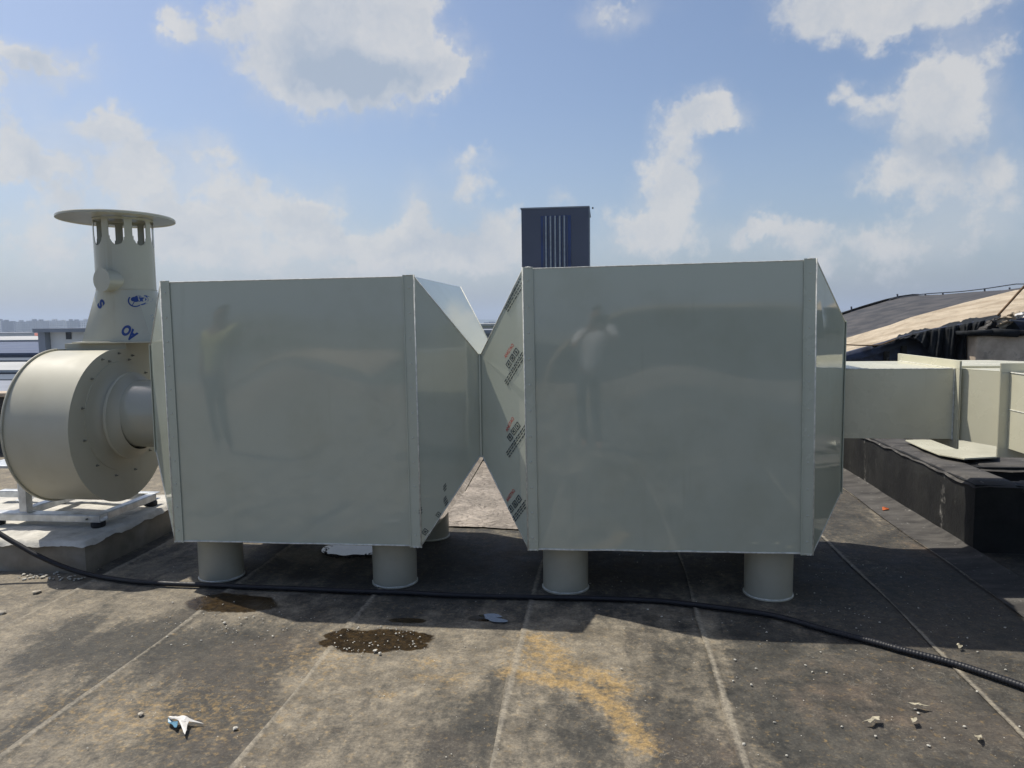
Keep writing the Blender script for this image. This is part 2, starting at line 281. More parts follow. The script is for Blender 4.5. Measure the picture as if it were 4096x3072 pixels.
class B:                                                        # collects shapes into one mesh
    def __init__(s): s.v=[]; s.f=[]
    def add(s,v,f):
        k=len(s.v); s.v+= [tuple(p) for p in v]; s.f+=[tuple(i+k for i in q) for q in f]; return s
    def box(s,a,b):
        (x0,y0,z0),(x1,y1,z1)=a,b
        return s.add([(x0,y0,z0),(x1,y0,z0),(x1,y1,z0),(x0,y1,z0),(x0,y0,z1),(x1,y0,z1),(x1,y1,z1),(x0,y1,z1)],[(0,3,2,1),(4,5,6,7),(0,1,5,4),(1,2,6,5),(2,3,7,6),(3,0,4,7)])
    def slab(s,q,t,out):
        q=[Vector(p) for p in q]; n=Vector((0,0,0))
        for i in range(len(q)): n+=q[i].cross(q[(i+1)%len(q)])
        n.normalize()
        if n.dot(out)<0: q.reverse(); n=-n
        k=len(q); v=q+[p-n*t for p in q]
        return s.add(v,[tuple(range(k)),tuple(reversed(range(k,2*k)))]+[(i,i+k,(i+1)%k+k,(i+1)%k) for i in range(k)])
    def tube(s,pts,r,n=8,cap=True):
        pts=[Vector(p) for p in pts]; rr=r if isinstance(r,(list,tuple)) else [r]*len(pts); ring=[]; v=[]; f=[]
        up=Vector((0,0,1)); 
        for i,p in enumerate(pts):
            t=(pts[min(i+1,len(pts)-1)]-pts[max(i-1,0)]).normalized(); a=t.cross(up)
            if a.length<.05: a=t.cross(Vector((1,0,0)))
            a.normalize(); b=a.cross(t)
            for j in range(n):
                th=2*math.pi*j/n; v.append(p+a*math.cos(th)*rr[i]+b*math.sin(th)*rr[i])
        for i in range(len(pts)-1):
            for j in range(n): f.append((i*n+j,i*n+(j+1)%n,(i+1)*n+(j+1)%n,(i+1)*n+j))
        if cap: f.append(tuple(reversed(range(n)))); f.append(tuple(range((len(pts)-1)*n,len(pts)*n)))
        return s.add(v,f)
    def lathe(s,prof,c,axis,n=64,cap=False):                    # prof: (along, radius)
        v=[]; f=[]; c=Vector(c)
        ax={'x':(Vector((1,0,0)),Vector((0,1,0)),Vector((0,0,1))),'y':(Vector((0,1,0)),Vector((0,0,1)),Vector((1,0,0))),'z':(Vector((0,0,1)),Vector((1,0,0)),Vector((0,1,0)))}[axis] if isinstance(axis,str) else axis
        for (l,r) in prof:
            for j in range(n):
                th=2*math.pi*j/n; v.append(c+ax[0]*l+ax[1]*r*math.cos(th)+ax[2]*r*math.sin(th))
        for i in range(len(prof)-1):
            for j in range(n): f.append((i*n+j,i*n+(j+1)%n,(i+1)*n+(j+1)%n,(i+1)*n+j))
        if cap: f.append(tuple(reversed(range(n)))); f.append(tuple(range((len(prof)-1)*n,len(prof)*n)))
        return s.add(v,f)
    def build(s,name,mat,parent=None,smooth=False,bevel=0): return mesh(name,s.v,s.f,mat,parent,smooth,bevel)
def lerp(a,b,t): return a+(b-a)*t
def interp(pts,x):
    if x<=pts[0][0]: p,q=pts[0],pts[1]
    elif x>=pts[-1][0]: p,q=pts[-2],pts[-1]
    else:
        for p,q in zip(pts,pts[1:]):
            if p[0]<=x<=q[0]: break
    return p[1]+(q[1]-p[1])*(x-p[0])/(q[0]-p[0])
def fbm(x,y,seed,octv=5,scale=1.0):
    out=np.zeros_like(x,dtype=float); r=np.random.default_rng(seed); amp=1; tot=0
    for o in range(octv):
        for _ in range(3):
            a=r.uniform(0,2*math.pi); ph=r.uniform(0,6.28); k=scale*(2**o)*r.uniform(.75,1.3)
            out+=amp*np.sin(k*(x*math.cos(a)+y*math.sin(a))+ph+1.3*np.sin(k*.5*(y*math.cos(a)-x*math.sin(a))+ph)); 
        tot+=amp*2; amp*=.55
    return out/tot

# ------------------------------------------------------------------ far setting
land=struct(mesh('ground',[(-6000,-3000,-14),(6000,-3000,-14),(6000,8000,-14),(-6000,8000,-14)],[(0,1,2,3)],'land'))
hv=[];hf=[];nh=90
for i in range(nh+1):
    a=lerp(-1.1,.9,i/nh); d=4200; x=math.sin(a)*d; y=math.cos(a)*d
    h=14+(26 if i/nh>.40 else 6)*(.5+.5*math.sin(i*.21+1))*(.6+.4*math.sin(i*.53))+4*random.random()
    hv+=[(x,y,-14),(x*1.04,y*1.04,-14+h),(x*1.15,y*1.15,-14)]
for i in range(nh):
    for k in (0,1): hf.append((3*i+k,3*i+3+k,3*i+4+k,3*i+1+k))
struct(mesh('hills',hv,hf,'hill',smooth=True))

# the building under our feet and its roof
struct(B().box((-14,-6.3,-14),(9,8.3,-.05)).build('building_body','concrete_far'))
roof=bpy.data.objects.new('flat_roof',None); C.objects.link(roof); roof['kind']='structure'
struct(B().box((-14,-6.3,-.049),(9,8.3,-.012)).build('roof_deck','bitumen_dusty',roof))
SEAMS=[-9.8,-8.9,-7.9,-7.0,-6.05,-5.1,-4.05,-3.08,-2.17,-1.30,-.405,.475,1.52,2.13,3.0]
def seg_d(X,Y,pts):
    d=np.full(X.shape,9.)
    for a,b in zip(pts,pts[1:]):
        ax,ay=a[:2]; bx,by=b[:2]; dx,dy=bx-ax,by-ay; t=np.clip(((X-ax)*dx+(Y-ay)*dy)/(dx*dx+dy*dy),0,1); d=np.minimum(d,np.hypot(X-ax-t*dx,Y-ay-t*dy))
    return d
def ell(X,Y,cx,cy,rx,ry): return 1-np.sqrt(((X-cx)/rx)**2+((Y-cy)/ry)**2)
def membrane_sheet(x0,x1,y0,y1,res,idx):
    nx=max(4,int((x1+.05-x0)/res)); ny=max(8,int((y1-y0)/res))
    xs=np.linspace(x0,x1+.05,nx+1); ys=np.linspace(y0,y1,ny+1); X,Y=np.meshgrid(xs,ys)
    wob=.010*np.sin(Y*2.1+idx)+.006*np.sin(Y*5.3+2*idx)
    near=np.exp(-((X-x0)/.05)**2); X=X+wob*near+wob*np.exp(-((X-x1-.05)/.05)**2)
    Z=.0015+.0035*fbm(X,Y,5,4,2.2)+.0016*fbm(X,Y,9,4,11)
    Z+=(.0075 if x0<1 else .0035)*np.exp(-((X-x0)/.030)**2)+.0025*np.exp(-((X-x0)/.10)**2)
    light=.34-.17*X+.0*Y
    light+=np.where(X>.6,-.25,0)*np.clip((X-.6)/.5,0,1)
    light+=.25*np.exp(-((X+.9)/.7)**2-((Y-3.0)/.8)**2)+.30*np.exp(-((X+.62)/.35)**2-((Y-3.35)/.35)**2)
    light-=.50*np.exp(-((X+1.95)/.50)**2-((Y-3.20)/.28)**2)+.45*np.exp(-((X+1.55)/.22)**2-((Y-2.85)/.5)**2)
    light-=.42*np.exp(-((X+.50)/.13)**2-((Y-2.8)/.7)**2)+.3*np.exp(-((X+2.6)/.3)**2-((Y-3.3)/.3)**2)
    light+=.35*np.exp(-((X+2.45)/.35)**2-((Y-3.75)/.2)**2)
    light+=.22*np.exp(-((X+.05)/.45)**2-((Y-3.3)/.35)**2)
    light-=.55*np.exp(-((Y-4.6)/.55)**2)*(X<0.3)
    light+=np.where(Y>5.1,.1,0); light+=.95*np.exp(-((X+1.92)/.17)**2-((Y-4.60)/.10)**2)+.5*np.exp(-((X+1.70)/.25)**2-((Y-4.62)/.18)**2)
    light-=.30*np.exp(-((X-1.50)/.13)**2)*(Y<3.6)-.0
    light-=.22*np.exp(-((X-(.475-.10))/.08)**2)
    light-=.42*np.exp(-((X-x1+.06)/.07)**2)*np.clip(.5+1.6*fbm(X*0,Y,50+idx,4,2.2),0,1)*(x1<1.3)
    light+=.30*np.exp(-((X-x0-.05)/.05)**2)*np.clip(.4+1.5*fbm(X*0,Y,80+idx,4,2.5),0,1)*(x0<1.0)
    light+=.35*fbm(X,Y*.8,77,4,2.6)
    edge=np.exp(-((X-x0-.012)/.018)**2)*.95
    oc=np.exp(-(seg_d(X,Y,[(-.33,3.46),(-.23,3.32),(-.20,3.18),(-.02,3.12),(.06,3.02)])/.085)**2)*.8
    oc=np.maximum(oc,np.exp(-(seg_d(X,Y,[(-.40,3.10),(-.24,3.06),(-.10,3.01),(.00,2.92),(.06,2.83),(.10,2.72),(.14,2.60)])/.065)**2)*.9)
    oc=np.maximum(oc,.62*np.exp(-((X+.30)/.15)**2-((Y-3.28)/.16)**2))
    oc=np.maximum(oc,.40*np.exp(-((X+1.75)/.55)**2-((Y-2.62)/.25)**2)); oc=np.maximum(oc,.35*np.exp(-((X+1.3)/.25)**2-((Y-3.15)/.25)**2))
    for cx,cy,rx,ry in ((-.80,3.17,.09,.07),(-.75,3.03,.10,.04),(-.63,3.02,.07,.09),(-.90,2.86,.08,.04)): oc=np.maximum(oc,.50*np.exp(-((X-cx)/rx)**2-((Y-cy)/ry)**2))
    wj=.30*fbm(X,Y,21,6,10)
    wet=np.maximum.reduce([ell(X,Y,-1.10,3.36,.20,.135),ell(X,Y,-1.24,3.33,.12,.06),ell(X,Y,-.95,3.33,.12,.06),ell(X,Y,-1.27,3.41,.12,.06)-.06,ell(X,Y,-.96,3.40,.13,.08),ell(X,Y,-2.06,3.75,.27,.13),ell(X,Y,-1.02,3.62,.10,.035),ell(X,Y,-.62,3.68,.09,.05)])
    wet=.5+1.0*wet+wj
    br=.55*np.exp(-((X-1.0)/.5)**2-((Y-3.05)/.45)**2)+.6*np.exp(-((X-2.2)/.3)**2-((Y-5.1)/.35)**2)+.35*np.exp(-((X-.3)/.4)**2-((Y-2.6)/.3)**2)
    v=np.stack([X,Y,Z],-1).reshape(-1,3); w=nx+1
    f=[(j*w+i,j*w+i+1,(j+1)*w+i+1,(j+1)*w+i) for j in range(ny) for i in range(nx)]
    me=bpy.data.meshes.new('membrane_sheet'); me.from_pydata(v.tolist(),[],f); me.update(); me.polygons.foreach_set('use_smooth',[True]*len(f))
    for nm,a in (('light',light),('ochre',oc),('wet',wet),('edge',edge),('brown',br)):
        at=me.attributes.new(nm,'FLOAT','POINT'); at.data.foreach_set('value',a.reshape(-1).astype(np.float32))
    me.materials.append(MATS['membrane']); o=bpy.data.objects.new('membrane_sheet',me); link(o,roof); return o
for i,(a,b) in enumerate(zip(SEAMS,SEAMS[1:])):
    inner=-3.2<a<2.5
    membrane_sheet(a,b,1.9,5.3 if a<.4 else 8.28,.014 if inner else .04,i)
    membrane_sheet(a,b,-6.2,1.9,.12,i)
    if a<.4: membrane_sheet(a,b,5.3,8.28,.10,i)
# crumpled pale sheeting that covers the roof behind the boxes
nx,ny=200,130; X,Y=np.meshgrid(np.linspace(-3.0,.95,nx+1),np.linspace(5.34,8.2,ny+1))
Y=Y+.06*np.sin(X*3)*np.clip((6-Y),0,1)+.05*fbm(X,Y*0,3,4,6)*np.clip((6-Y),0,1)
Z=.010+.006*np.clip((Y-5.4)/.4,0,1)+.010*np.clip((Y-5.3)/.3,.1,1)*np.abs(fbm(X*.8,Y*1.5,41,5,9))+.004*fbm(X,Y,43,4,30)
w=nx+1; v=np.stack([X,Y,Z],-1).reshape(-1,3).tolist(); f=[(j*w+i,j*w+i+1,(j+1)*w+i+1,(j+1)*w+i) for j in range(ny) for i in range(nx)]
mesh('crumpled_sheet',v,f,'pale_membrane',roof,smooth=True)
# small white grit strewn over the membrane
gv=[];gf=[]
ico=bmesh.new(); bmesh.ops.create_icosphere(ico,subdivisions=1,radius=1); IV=[v.co.copy() for v in ico.verts]; IF=[tuple(v.index for v in f.verts) for f in ico.faces]; ico.free()
def pebble(bb,x,y,z,r,flat=.6):
    rx,ry=r*random.uniform(.7,1.4),r*random.uniform(.7,1.3); a=random.random()*6.28; ca,sa=math.cos(a),math.sin(a)
    vs=[]
    for c in IV:
        k=random.uniform(.75,1.2); px,py=c.x*rx*k,c.y*ry*k; vs.append((x+px*ca-py*sa,y+px*sa+py*ca,z+c.z*r*flat*k))
    bb.add(vs,IF)
gb=B()
for _ in range(430):
    x=random.triangular(-.3,2.3,1.2); y=random.uniform(2.2,5.2)
    pebble(gb,x,y,.008,random.choice((.0012,.0016,.002,.0025,.003,.0055)))
for _ in range(260):
    x=random.uniform(-3.2,.2); y=random.uniform(2.2,4.4); pebble(gb,x,y,.008,random.choice((.0016,.002,.003)))
for _ in range(75):
    a=random.random()*6.28; k=random.choice((random.uniform(.85,1.1),random.uniform(.85,1.05),random.uniform(.2,.9))); pebble(gb,-1.10+.22*k*math.cos(a),3.37+.145*k*math.sin(a),.009,random.choice((.002,.003,.004,.005)))
for _ in range(50):
    pebble(gb,-1.9+random.gauss(0,.25),3.45+random.gauss(0,.12),.009,random.choice((.003,.004,.005)))
for _ in range(60): pebble(gb,random.uniform(-3.6,-3.15),random.gauss(4.05,.03),.008,random.uniform(.004,.012))
for _ in range(60): pebble(gb,random.gauss(2.36,.03),random.uniform(5.0,7.4),.008,random.uniform(.003,.008))
g=gb.build('grit','crumb_white',smooth=False); g['kind']='stuff'; g['label']='small pale grit strewn over the roofing felt'

# puddles left in the shade
def puddle(name,pts,label,mat='water'):
    me=bmesh.new(); vs=[me.verts.new(p) for p in pts]; me.faces.new(vs); m_=bpy.data.meshes.new(name); me.to_mesh(m_); me.free(); m_.materials.append(MATS[mat]); o=bpy.data.objects.new(name,m_); link(o); tag(o,label,'puddle'); return o
def blob(cx,cy,rx,ry,z,n=70,seed=0,amp=.16):
    r=random.Random(seed); ph=[r.uniform(0,6.28) for _ in range(6)]
    return [(cx+rx*k*math.cos(t),cy+ry*k*math.sin(t),z) for t in [2*math.pi*i/n for i in range(n)] for k in [1+sum(amp/(j+1)*math.sin((j+2)*t+ph[j]) for j in range(6))]]
puddle('puddle',blob(-1.70,4.74,.17,.17,.0125,90,3),'large bright puddle under the left box between its round legs')
puddle('puddle',blob(-.575,3.675,.070,.040,.0115,60,5,.42),'small bright puddle in the shade in front of the gap between the boxes')

gr=B()
for k in range(170):
    a=random.random()*6.28; q=random.gauss(1.03,.05); pebble(gr,-1.70+.175*q*math.cos(a),4.74+.175*q*math.sin(a),.012,random.uniform(.003,.008))
g=gr.build('tar_grit','rubber'); g['kind']='stuff'; g['label']='black grit round the rim of the large puddle'
# debris lying on the roof, one by one
def flake(name,pts,h,label,cat,mat,z=.011,curl=.01,group=None):
    bm=bmesh.new(); vs=[bm.verts.new((p[0],p[1],z+.002)) for p in pts]; bm.faces.new(vs); bmesh.ops.triangulate(bm,faces=bm.faces[:]); 
    for _ in range(3): bmesh.ops.subdivide_edges(bm,edges=bm.edges[:],cuts=1,smooth=0)
    bm.verts.index_update(); P=np.array([v_.co[:] for v_ in bm.verts]); sd=len(label); c=P.mean(0); R_=np.abs(P-c).max()+1e-6
    dz=curl*(.6+fbm(P[:,0],P[:,1],sd,4,2.2/R_))*1.1+h*np.clip(1-np.hypot(P[:,0]-c[0],P[:,1]-c[1])/R_,0,1)*.6; jx=.05*R_*fbm(P[:,0],P[:,1],sd+1,3,5/R_); jy=.05*R_*fbm(P[:,1],P[:,0],sd+2,3,5/R_)
    for v_,q,x_,y_ in zip(bm.verts,dz,jx,jy): v_.co.z+=max(0,q); v_.co.x+=x_; v_.co.y+=y_
    me=bpy.data.meshes.new(name); bm.to_mesh(me); bm.free(); me.materials.append(MATS[mat]); o=bpy.data.objects.new(name,me); link(o); sm=o.modifiers.new('thick','SOLIDIFY'); sm.thickness=.0012; tag(o,label,cat,group); return o
def gpts(px,z=.01): return [tuple(G(x,y,z))[:2] for x,y in px]
flake('plastic_scrap',gpts([(716,2905),(740,2950),(758,2900),(815,2898),(735,2888),(700,2885),(672,2883)]),.006,'torn white plastic scrap with long points on the dusty felt at front left','plastic scrap','plastic_white',curl=.014)
flake('plastic_wrapper',gpts([(690,2890),(712,2898),(706,2922),(672,2900),(672,2882)]),.012,'small crumpled white and blue wrapper beside the torn plastic scrap','wrapper','plastic_blue')
flake('dry_leaf',gpts([(3450,2898),(3478,2893),(3490,2880),(3520,2880),(3518,2900),(3498,2896),(3482,2906),(3470,2900)]),.012,'largest curled dry leaf on the dark felt at front right','leaf','leaf_dry')
flake('dry_leaf',gpts([(3630,2828),(3660,2822),(3720,2836),(3680,2840),(3655,2832)]),.008,'flat pointed dry leaf right of and beyond the largest leaf','leaf','leaf_dry')
flake('dry_leaf',gpts([(3895,2950),(3925,2945),(3930,2958),(3915,2978),(3905,2962)]),.01,'small folded leaf nearest the bottom right corner of the photo','leaf','leaf_dry')
flake('dry_leaf',gpts([(3640,2885),(3665,2880),(3668,2900),(3650,2905)]),.012,'tiny ring shaped leaf scrap between the two nearer right leaves','leaf','leaf_dry')
flake('dry_leaf',gpts([(3826,2592),(3842,2588),(3850,2597),(3836,2602)]),.01,'pale curled leaf scrap just in front of the shadow edge at far right','leaf','leaf_dry')
flake('orange_scrap',gpts([(3528,2038),(3552,2036),(3556,2043),(3530,2045)]),.01,'small orange plastic scrap at the foot of the black curb','scrap','orange_plastic')
for i,(px,r,lab) in enumerate((((147,2368),.022,'pale stone chip in front of the plinth at far left'),((1500,2603),.014,'white stone in the middle of the wet patch'),((1520,2612),.010,'small white stone touching the one in the wet patch'),((898,2490),.011,'white pebble in front of the small wet patch'),((565,2855),.013,'brown pebble beyond the torn plastic scrap'),((940,2912),.010,'white pebble to the right of the torn plastic scrap'),((3005,2738),.008,'short white chip on the dark felt below the corrugated conduit'),((8,2450),.022,'dark stone cut by the left edge of the photo'),((2975,2975),.008,'pale pebble low in the front between centre and right'))):
    p=G(px[0],px[1],.01); b=B(); pebble(b,p.x,p.y,.010,r,.55); tag(b.build('pebble','stone' if i in(0,4,7) else 'crumb_white'),lab,'pebble')

# low parapet across the back of the roof
par=thing('parapet_wall','low grey parapet wall closing the back of the roof behind the boxes','wall',(-5,8.2,0))
def local(o,parent): o.parent=parent; o.matrix_parent_inverse=Matrix.Translation(parent.location).inverted(); return o
local(B().box((-14,8.06,-.01),(2.36,8.24,.70)).build('wall','bitumen_dusty'),par)
local(B().box((-14,8.02,.70),(2.36,8.28,.75)).build('coping','stained_concrete',bevel=.01),par)

# ------------------------------------------------------------------ black curb, right
curb=thing('roof_curb','low black bitumen painted curb wall running back on the right','curb',(2.5,5.03,0))
def rough_box(name,a,b,mat,parent,amp=.008,step=.05,sc=7,seed=1):
    bm=bmesh.new(); bmesh.ops.create_cube(bm,size=1)
    for v_ in bm.verts: v_.co=Vector([lerp(a[i],b[i],v_.co[i]+.5) for i in range(3)])
    for ax in range(3):
        n_=int(min(90,(b[ax]-a[ax])/step)); 
        for k in range(1,n_):
            pos=[0,0,0]; pos[ax]=lerp(a[ax],b[ax],k/n_); no=[0,0,0]; no[ax]=1
            bmesh.ops.bisect_plane(bm,geom=bm.verts[:]+bm.edges[:]+bm.faces[:],plane_co=pos,plane_no=no)
    bm.normal_update(); bm.verts.index_update(); P=np.array([v_.co[:] for v_ in bm.verts]); d=amp*fbm(P[:,0]+P[:,2]*.7,P[:,1]-P[:,2]*1.3,seed,5,sc)
    edge=[sum(1 for i in range(3) if min(abs(v_.co[i]-a[i]),abs(v_.co[i]-b[i]))<1e-5) for v_ in bm.verts]; nn=[v_.normal.copy() for v_ in bm.verts]
    for v_,n_,q,e_ in zip(bm.verts,nn,d,edge): v_.co+=n_*(q-(.008 if e_>1 else 0))
    me=bpy.data.meshes.new(name); bm.to_mesh(me); bm.free(); me.materials.append(MATS[mat]); me.polygons.foreach_set('use_smooth',[True]*len(me.polygons)); me.set_sharp_from_angle(angle=math.radians(50)); o=bpy.data.objects.new(name,me); link(o); return local(o,parent)
def cbox(a,b,mat,name,bev=.012): return rough_box(name,a,b,mat,curb,.009,.06 if b[1]-a[1]<4 else .06,6,3)
cbox((2.385,5.03,-.02),(2.67,9.05,.455),'bitumen','side_wall'); cbox((2.60,5.034,-.02),(7,5.20,.452),'bitumen','front_wall')
local(B().box((2.67,5.62,-.02),(9,9.04,.452)).build('inner_wall','bitumen'),curb)
def felt(x0,x1,y0,y1,z,seed):
    nx_=max(3,int((x1-x0)/.05)); ny_=max(3,int((y1-y0)/.06)); X,Y=np.meshgrid(np.linspace(x0,x1,nx_+1),np.linspace(y0,y1,ny_+1)); Z=z+.006*np.abs(fbm(X,Y,seed,5,6)); e=np.minimum.reduce([X-x0,x1-X,Y-y0,y1-Y]); Z=np.where(e<1e-6,z-.03+.012*fbm(X,Y,seed+1,4,12),Z)
    X=X+np.where(e<1e-6,.006*fbm(Y,X,seed+2,4,15),0); Y=Y+np.where(e<1e-6,.006*fbm(X,Y,seed+3,4,15),0)
    w_=nx_+1; v_=np.stack([X,Y,Z],-1).reshape(-1,3).tolist(); f_=[(j*w_+i,j*w_+i+1,(j+1)*w_+i+1,(j+1)*w_+i) for j in range(ny_) for i in range(nx_)]
    return local(mesh('top_felt',v_,f_,'bitumen_dusty',None,True),curb)
felt(2.373,2.685,5.018,9.03,.462,61); felt(2.668,7,5.015,5.215,.458,65); felt(2.686,8.9,5.60,9.02,.459,69)
# bitumen strip up to the foot of the curb
vs=[];
for i in range(60):
    y=lerp(2.0,8.2,i/59); z=.012 if y>0 else 0
    vs+=[(2.13+.012*math.sin(y*3),y,.010),(2.15+.012*math.sin(y*3),y,.012),(2.34,y,.017),(2.39,y,.035)]
mesh('flashing_strip',vs,[(4*i+k,4*i+k+1,4*i+5+k,4*i+4+k) for i in range(59) for k in range(3)],'bitumen_dusty',roof,smooth=True)

# ------------------------------------------------------------------ the two big boxes
D=3.9686
def rivet_proto():
    b=B().lathe([(0,.0065),(.0015,.0062),(.003,.004),(.0034,.0005)],(0,0,0),(Vector((0,-1,0)),Vector((1,0,0)),Vector((0,0,1))),8,True); me=bpy.data.meshes.new('rivet'); me.from_pydata(b.v,[],b.f); me.materials.append(MATS['rivet_metal']); return me
RV=rivet_proto()
def big_box(label,a,b,zb,zt,t,Wd,left,right,legs,creasedleft=False):
    xc=(a+b)/2
    def T(x,y,z): return Vector((x-(z-1)*t,y,z+(x-xc)*t))
    root=thing('filter_box',label,'filter box',(xc,D+Wd/2,0))
    def part(bb,name,mat,smooth=False,bev=0): return local(bb.build(name,mat,None,smooth,bev),root)
    y0,y1=D,D+Wd; th=.004
    F=[T(a,y0,zb),T(b,y0,zb),T(b,y0,zt),T(a,y0,zt)]; K=[T(a,y1,zb),T(b,y1,zb),T(b,y1,zt),T(a,y1,zt)]
    # front panel as a grid with the slight buckling of thin sheet
    n=26; v=[];f=[]
    for j in range(n+1):
        for i in range(n+1):
            u,w=i/n,j/n; p=F[0].lerp(F[1],u).lerp(F[3].lerp(F[2],u),w)
            e=(16*u*(1-u)*w*(1-w)); p=p+Vector((0,e*(.0035*math.sin(u*5+a*3)+.003*math.cos(w*4.1+a)+.002*math.sin(u*9+w*7)),0)); v.append(p)
    for j in range(n):
        for i in range(n): k=j*(n+1)+i; f.append((k,k+1,k+n+2,k+n+1))
    local(mesh('front_panel',v,f,'panel_paint',smooth=True),root)
    part(B().slab(K,th,Vector((0,1,0))),'back_panel','panel_paint')
    part(B().slab([F[3],F[2],K[2],K[3]],th,Vector((0,0,1))),'top_panel','panel_paint')
    part(B().slab([F[0],F[1],K[1],K[0]],th,Vector((0,0,-1))),'bottom_panel','panel_paint')
    # corner trims
    for xa,xb,sgn in ((a,a+.053,-1),(b-.060,b,1)):
        bb=B(); z0=zb-.012; z1=zt+.010
        bb.slab([T(xa,y0-.004,z0),T(xb,y0-.004,z0),T(xb,y0-.004,z1),T(xa,y0-.004,z1)],.0035,Vector((0,-1,0)))
        o=part(bb,'corner_strip','trim_paint',bev=.001)
        ie=xb if sgn<0 else xa
        bb=B().box((-.0025,-.0085,0),(.0025,0,1)); q=[T(ie,y0,z0),T(ie,y0,z1)]
        bb=B().slab([T(ie-.003,y0-.0075,z0),T(ie+.003,y0-.0075,z0),T(ie+.003,y0-.0075,z1),T(ie-.003,y0-.0075,z1)],.0035,Vector((0,-1,0))); part(bb,'trim_lip','trim_paint')
        oe=xa if sgn<0 else xb
        bb=B().tube([T(oe,y0-.003,z0),T(oe,y0-.003,z1)],.0042,6); part(bb,'edge_bead','seam_filler',True)
        for k in range(11):
            p=T((xa+xb)/2,y0-.0042,lerp(zb+.06,zt-.06,k/10)); r=bpy.data.objects.new('rivet',RV); link(r); r.location=p; local(r,root)
    bb=B().tube([T(lerp(a,b,k/14),y0-.001+.0015*random.random(),zb-.002-.003*random.random()) for k in range(15)],[.004+.0015*random.random() for _ in range(15)],6); part(bb,'bottom_seam','seam_filler',True)
    bb=B().tube([T(lerp(a,b,k/14),y0+.001,zt+.001) for k in range(15)],[.003+.001*random.random() for _ in range(15)],6); part(bb,'top_seam','seam_filler',True)
    for (x,y,z) in ((a+.03,y0-.002,zt+.008),(b-.03,y0-.002,zt+.008),(b-.02,y0-.002,zb-.010),(a+.02,y0-.002,zb-.008)):
        bb=B(); 
        for k in range(5): pebble(bb,*T(x+random.uniform(-.02,.02),y,z),random.uniform(.005,.009),.6)
        part(bb,'filler_blob','seam_filler',True)
    # tapers
    out={}
    for side,(xe,(X2,Ya,Yb,za,zb2)) in (('l',(a,left)),('r',(b,right))):
        P0=[T(xe,y0,zb),T(xe,y1,zb),T(xe,y1,zt),T(xe,y0,zt)]; Q0=[Vector((X2,Ya,za)),Vector((X2,Yb,za)),Vector((X2,Yb,zb2)),Vector((X2,Ya,zb2))]
        s=-1 if side=='l' else 1
        outs=[Vector((s*.2,0,-1)),Vector((s*.2,1,0)),Vector((s*.2,0,1)),Vector((s*.2,-1,0))]
        for k,(i,j) in enumerate(((0,1),(1,2),(2,3),(3,0))):
            if k==3 and side=='l' and creasedleft:
                # front left facet with a folded crease from the joint corner to the body edge
                p0,p3,q0,q3=P0[0],P0[3],Q0[0],Q0[3]; nrm=(p3-p0).cross(q0-p0).normalized(); nrm=nrm if nrm.y<0 else -nrm
                m1=p0.lerp(p3,.565); m2=p0.lerp(p3,.53); m3=p0.lerp(p3,.61)
                vv=[p0,q0,q3,m2,m1+nrm*.002,m3,p3,q3+nrm*.0]
                mesh_=mesh('taper_panel',vv,[(0,3,2,1),(3,4,2),(4,5,2),(5,6,2)],'panel_paint'); local(mesh_,root)
            else: part(B().slab([P0[i],P0[j],Q0[j],Q0[i]],th,outs[k]),'taper_panel','panel_paint')
            part(B().tube([P0[i]+Vector((0,0,0)),Q0[i]],.0035,6),'taper_seam','seam_filler',True)
        # end flange ring
        w=.0 ; g=.028
        bb=B(); x0,x1=sorted((X2,X2+s*.006))
        bb.box((x0,Ya-g*.35,zb2-.004),(x1,Yb+g*.35,zb2+g*.35)); bb.box((x0,Ya-g*.35,za-g*.35),(x1,Yb+g*.35,za+.004)); bb.box((x0,Ya-g*.35,za+.004),(x1,Ya+.004,zb2-.004)); bb.box((x0,Yb-.004,za+.004),(x1,Yb+g*.35,zb2-.004))
        part(bb,'end_flange','trim_paint',bev=.001); out[side]=(P0,Q0)
    for lx in legs:
        for ly in (D+.2056,D+Wd-.20):
            bb=B(); ro=.1301; zz=zb+(lx-xc)*t-.002
            bb.lathe([(0,ro+.006),(.006,ro+.005),(.010,ro),(zz,ro)],(lx,ly,.004),'z',48,True); bb.lathe([(zz-.014,ro),(zz-.012,ro+.004),(zz-.003,ro+.009),(zz-.001,ro+.009)],(lx,ly,.004),'z',48); o=part(bb,'leg','leg_paint','auto')
            bb=B().tube([(lx+ro*1.005*math.cos(q*math.pi/16),ly+ro*1.005*math.sin(q*math.pi/16),.010+.003*random.random()) for q in range(33)],[.003+.0035*random.random() for _ in range(33)],5); lc=bb.build('cement_ring','seam_filler'); lc.parent=o; lc.matrix_parent_inverse=root.matrix_world.inverted() if False else Matrix.Identity(4)
            # o sits in world coordinates through its own parent inverse
            lc.matrix_parent_inverse=Matrix.Identity(4)
    return root,out
LB,lo=big_box('left cream sheet metal filter box, joined to the round fan',-2.5029,-1.0215,.2883,1.7894,.0043,1.3306,(-2.78,4.262,4.915,.765,1.418),(-.712,4.20,4.79,.765,1.350),(-2.333,-1.236))
RB,ro_=big_box('right cream filter box with red and black print on its left taper',-.4205,1.0885,.2982,1.8278,.0097,1.3306,(-.702,4.20,4.79,.765,1.350),(1.372,4.43,5.30,.530,1.512),(-.219,.916),True)

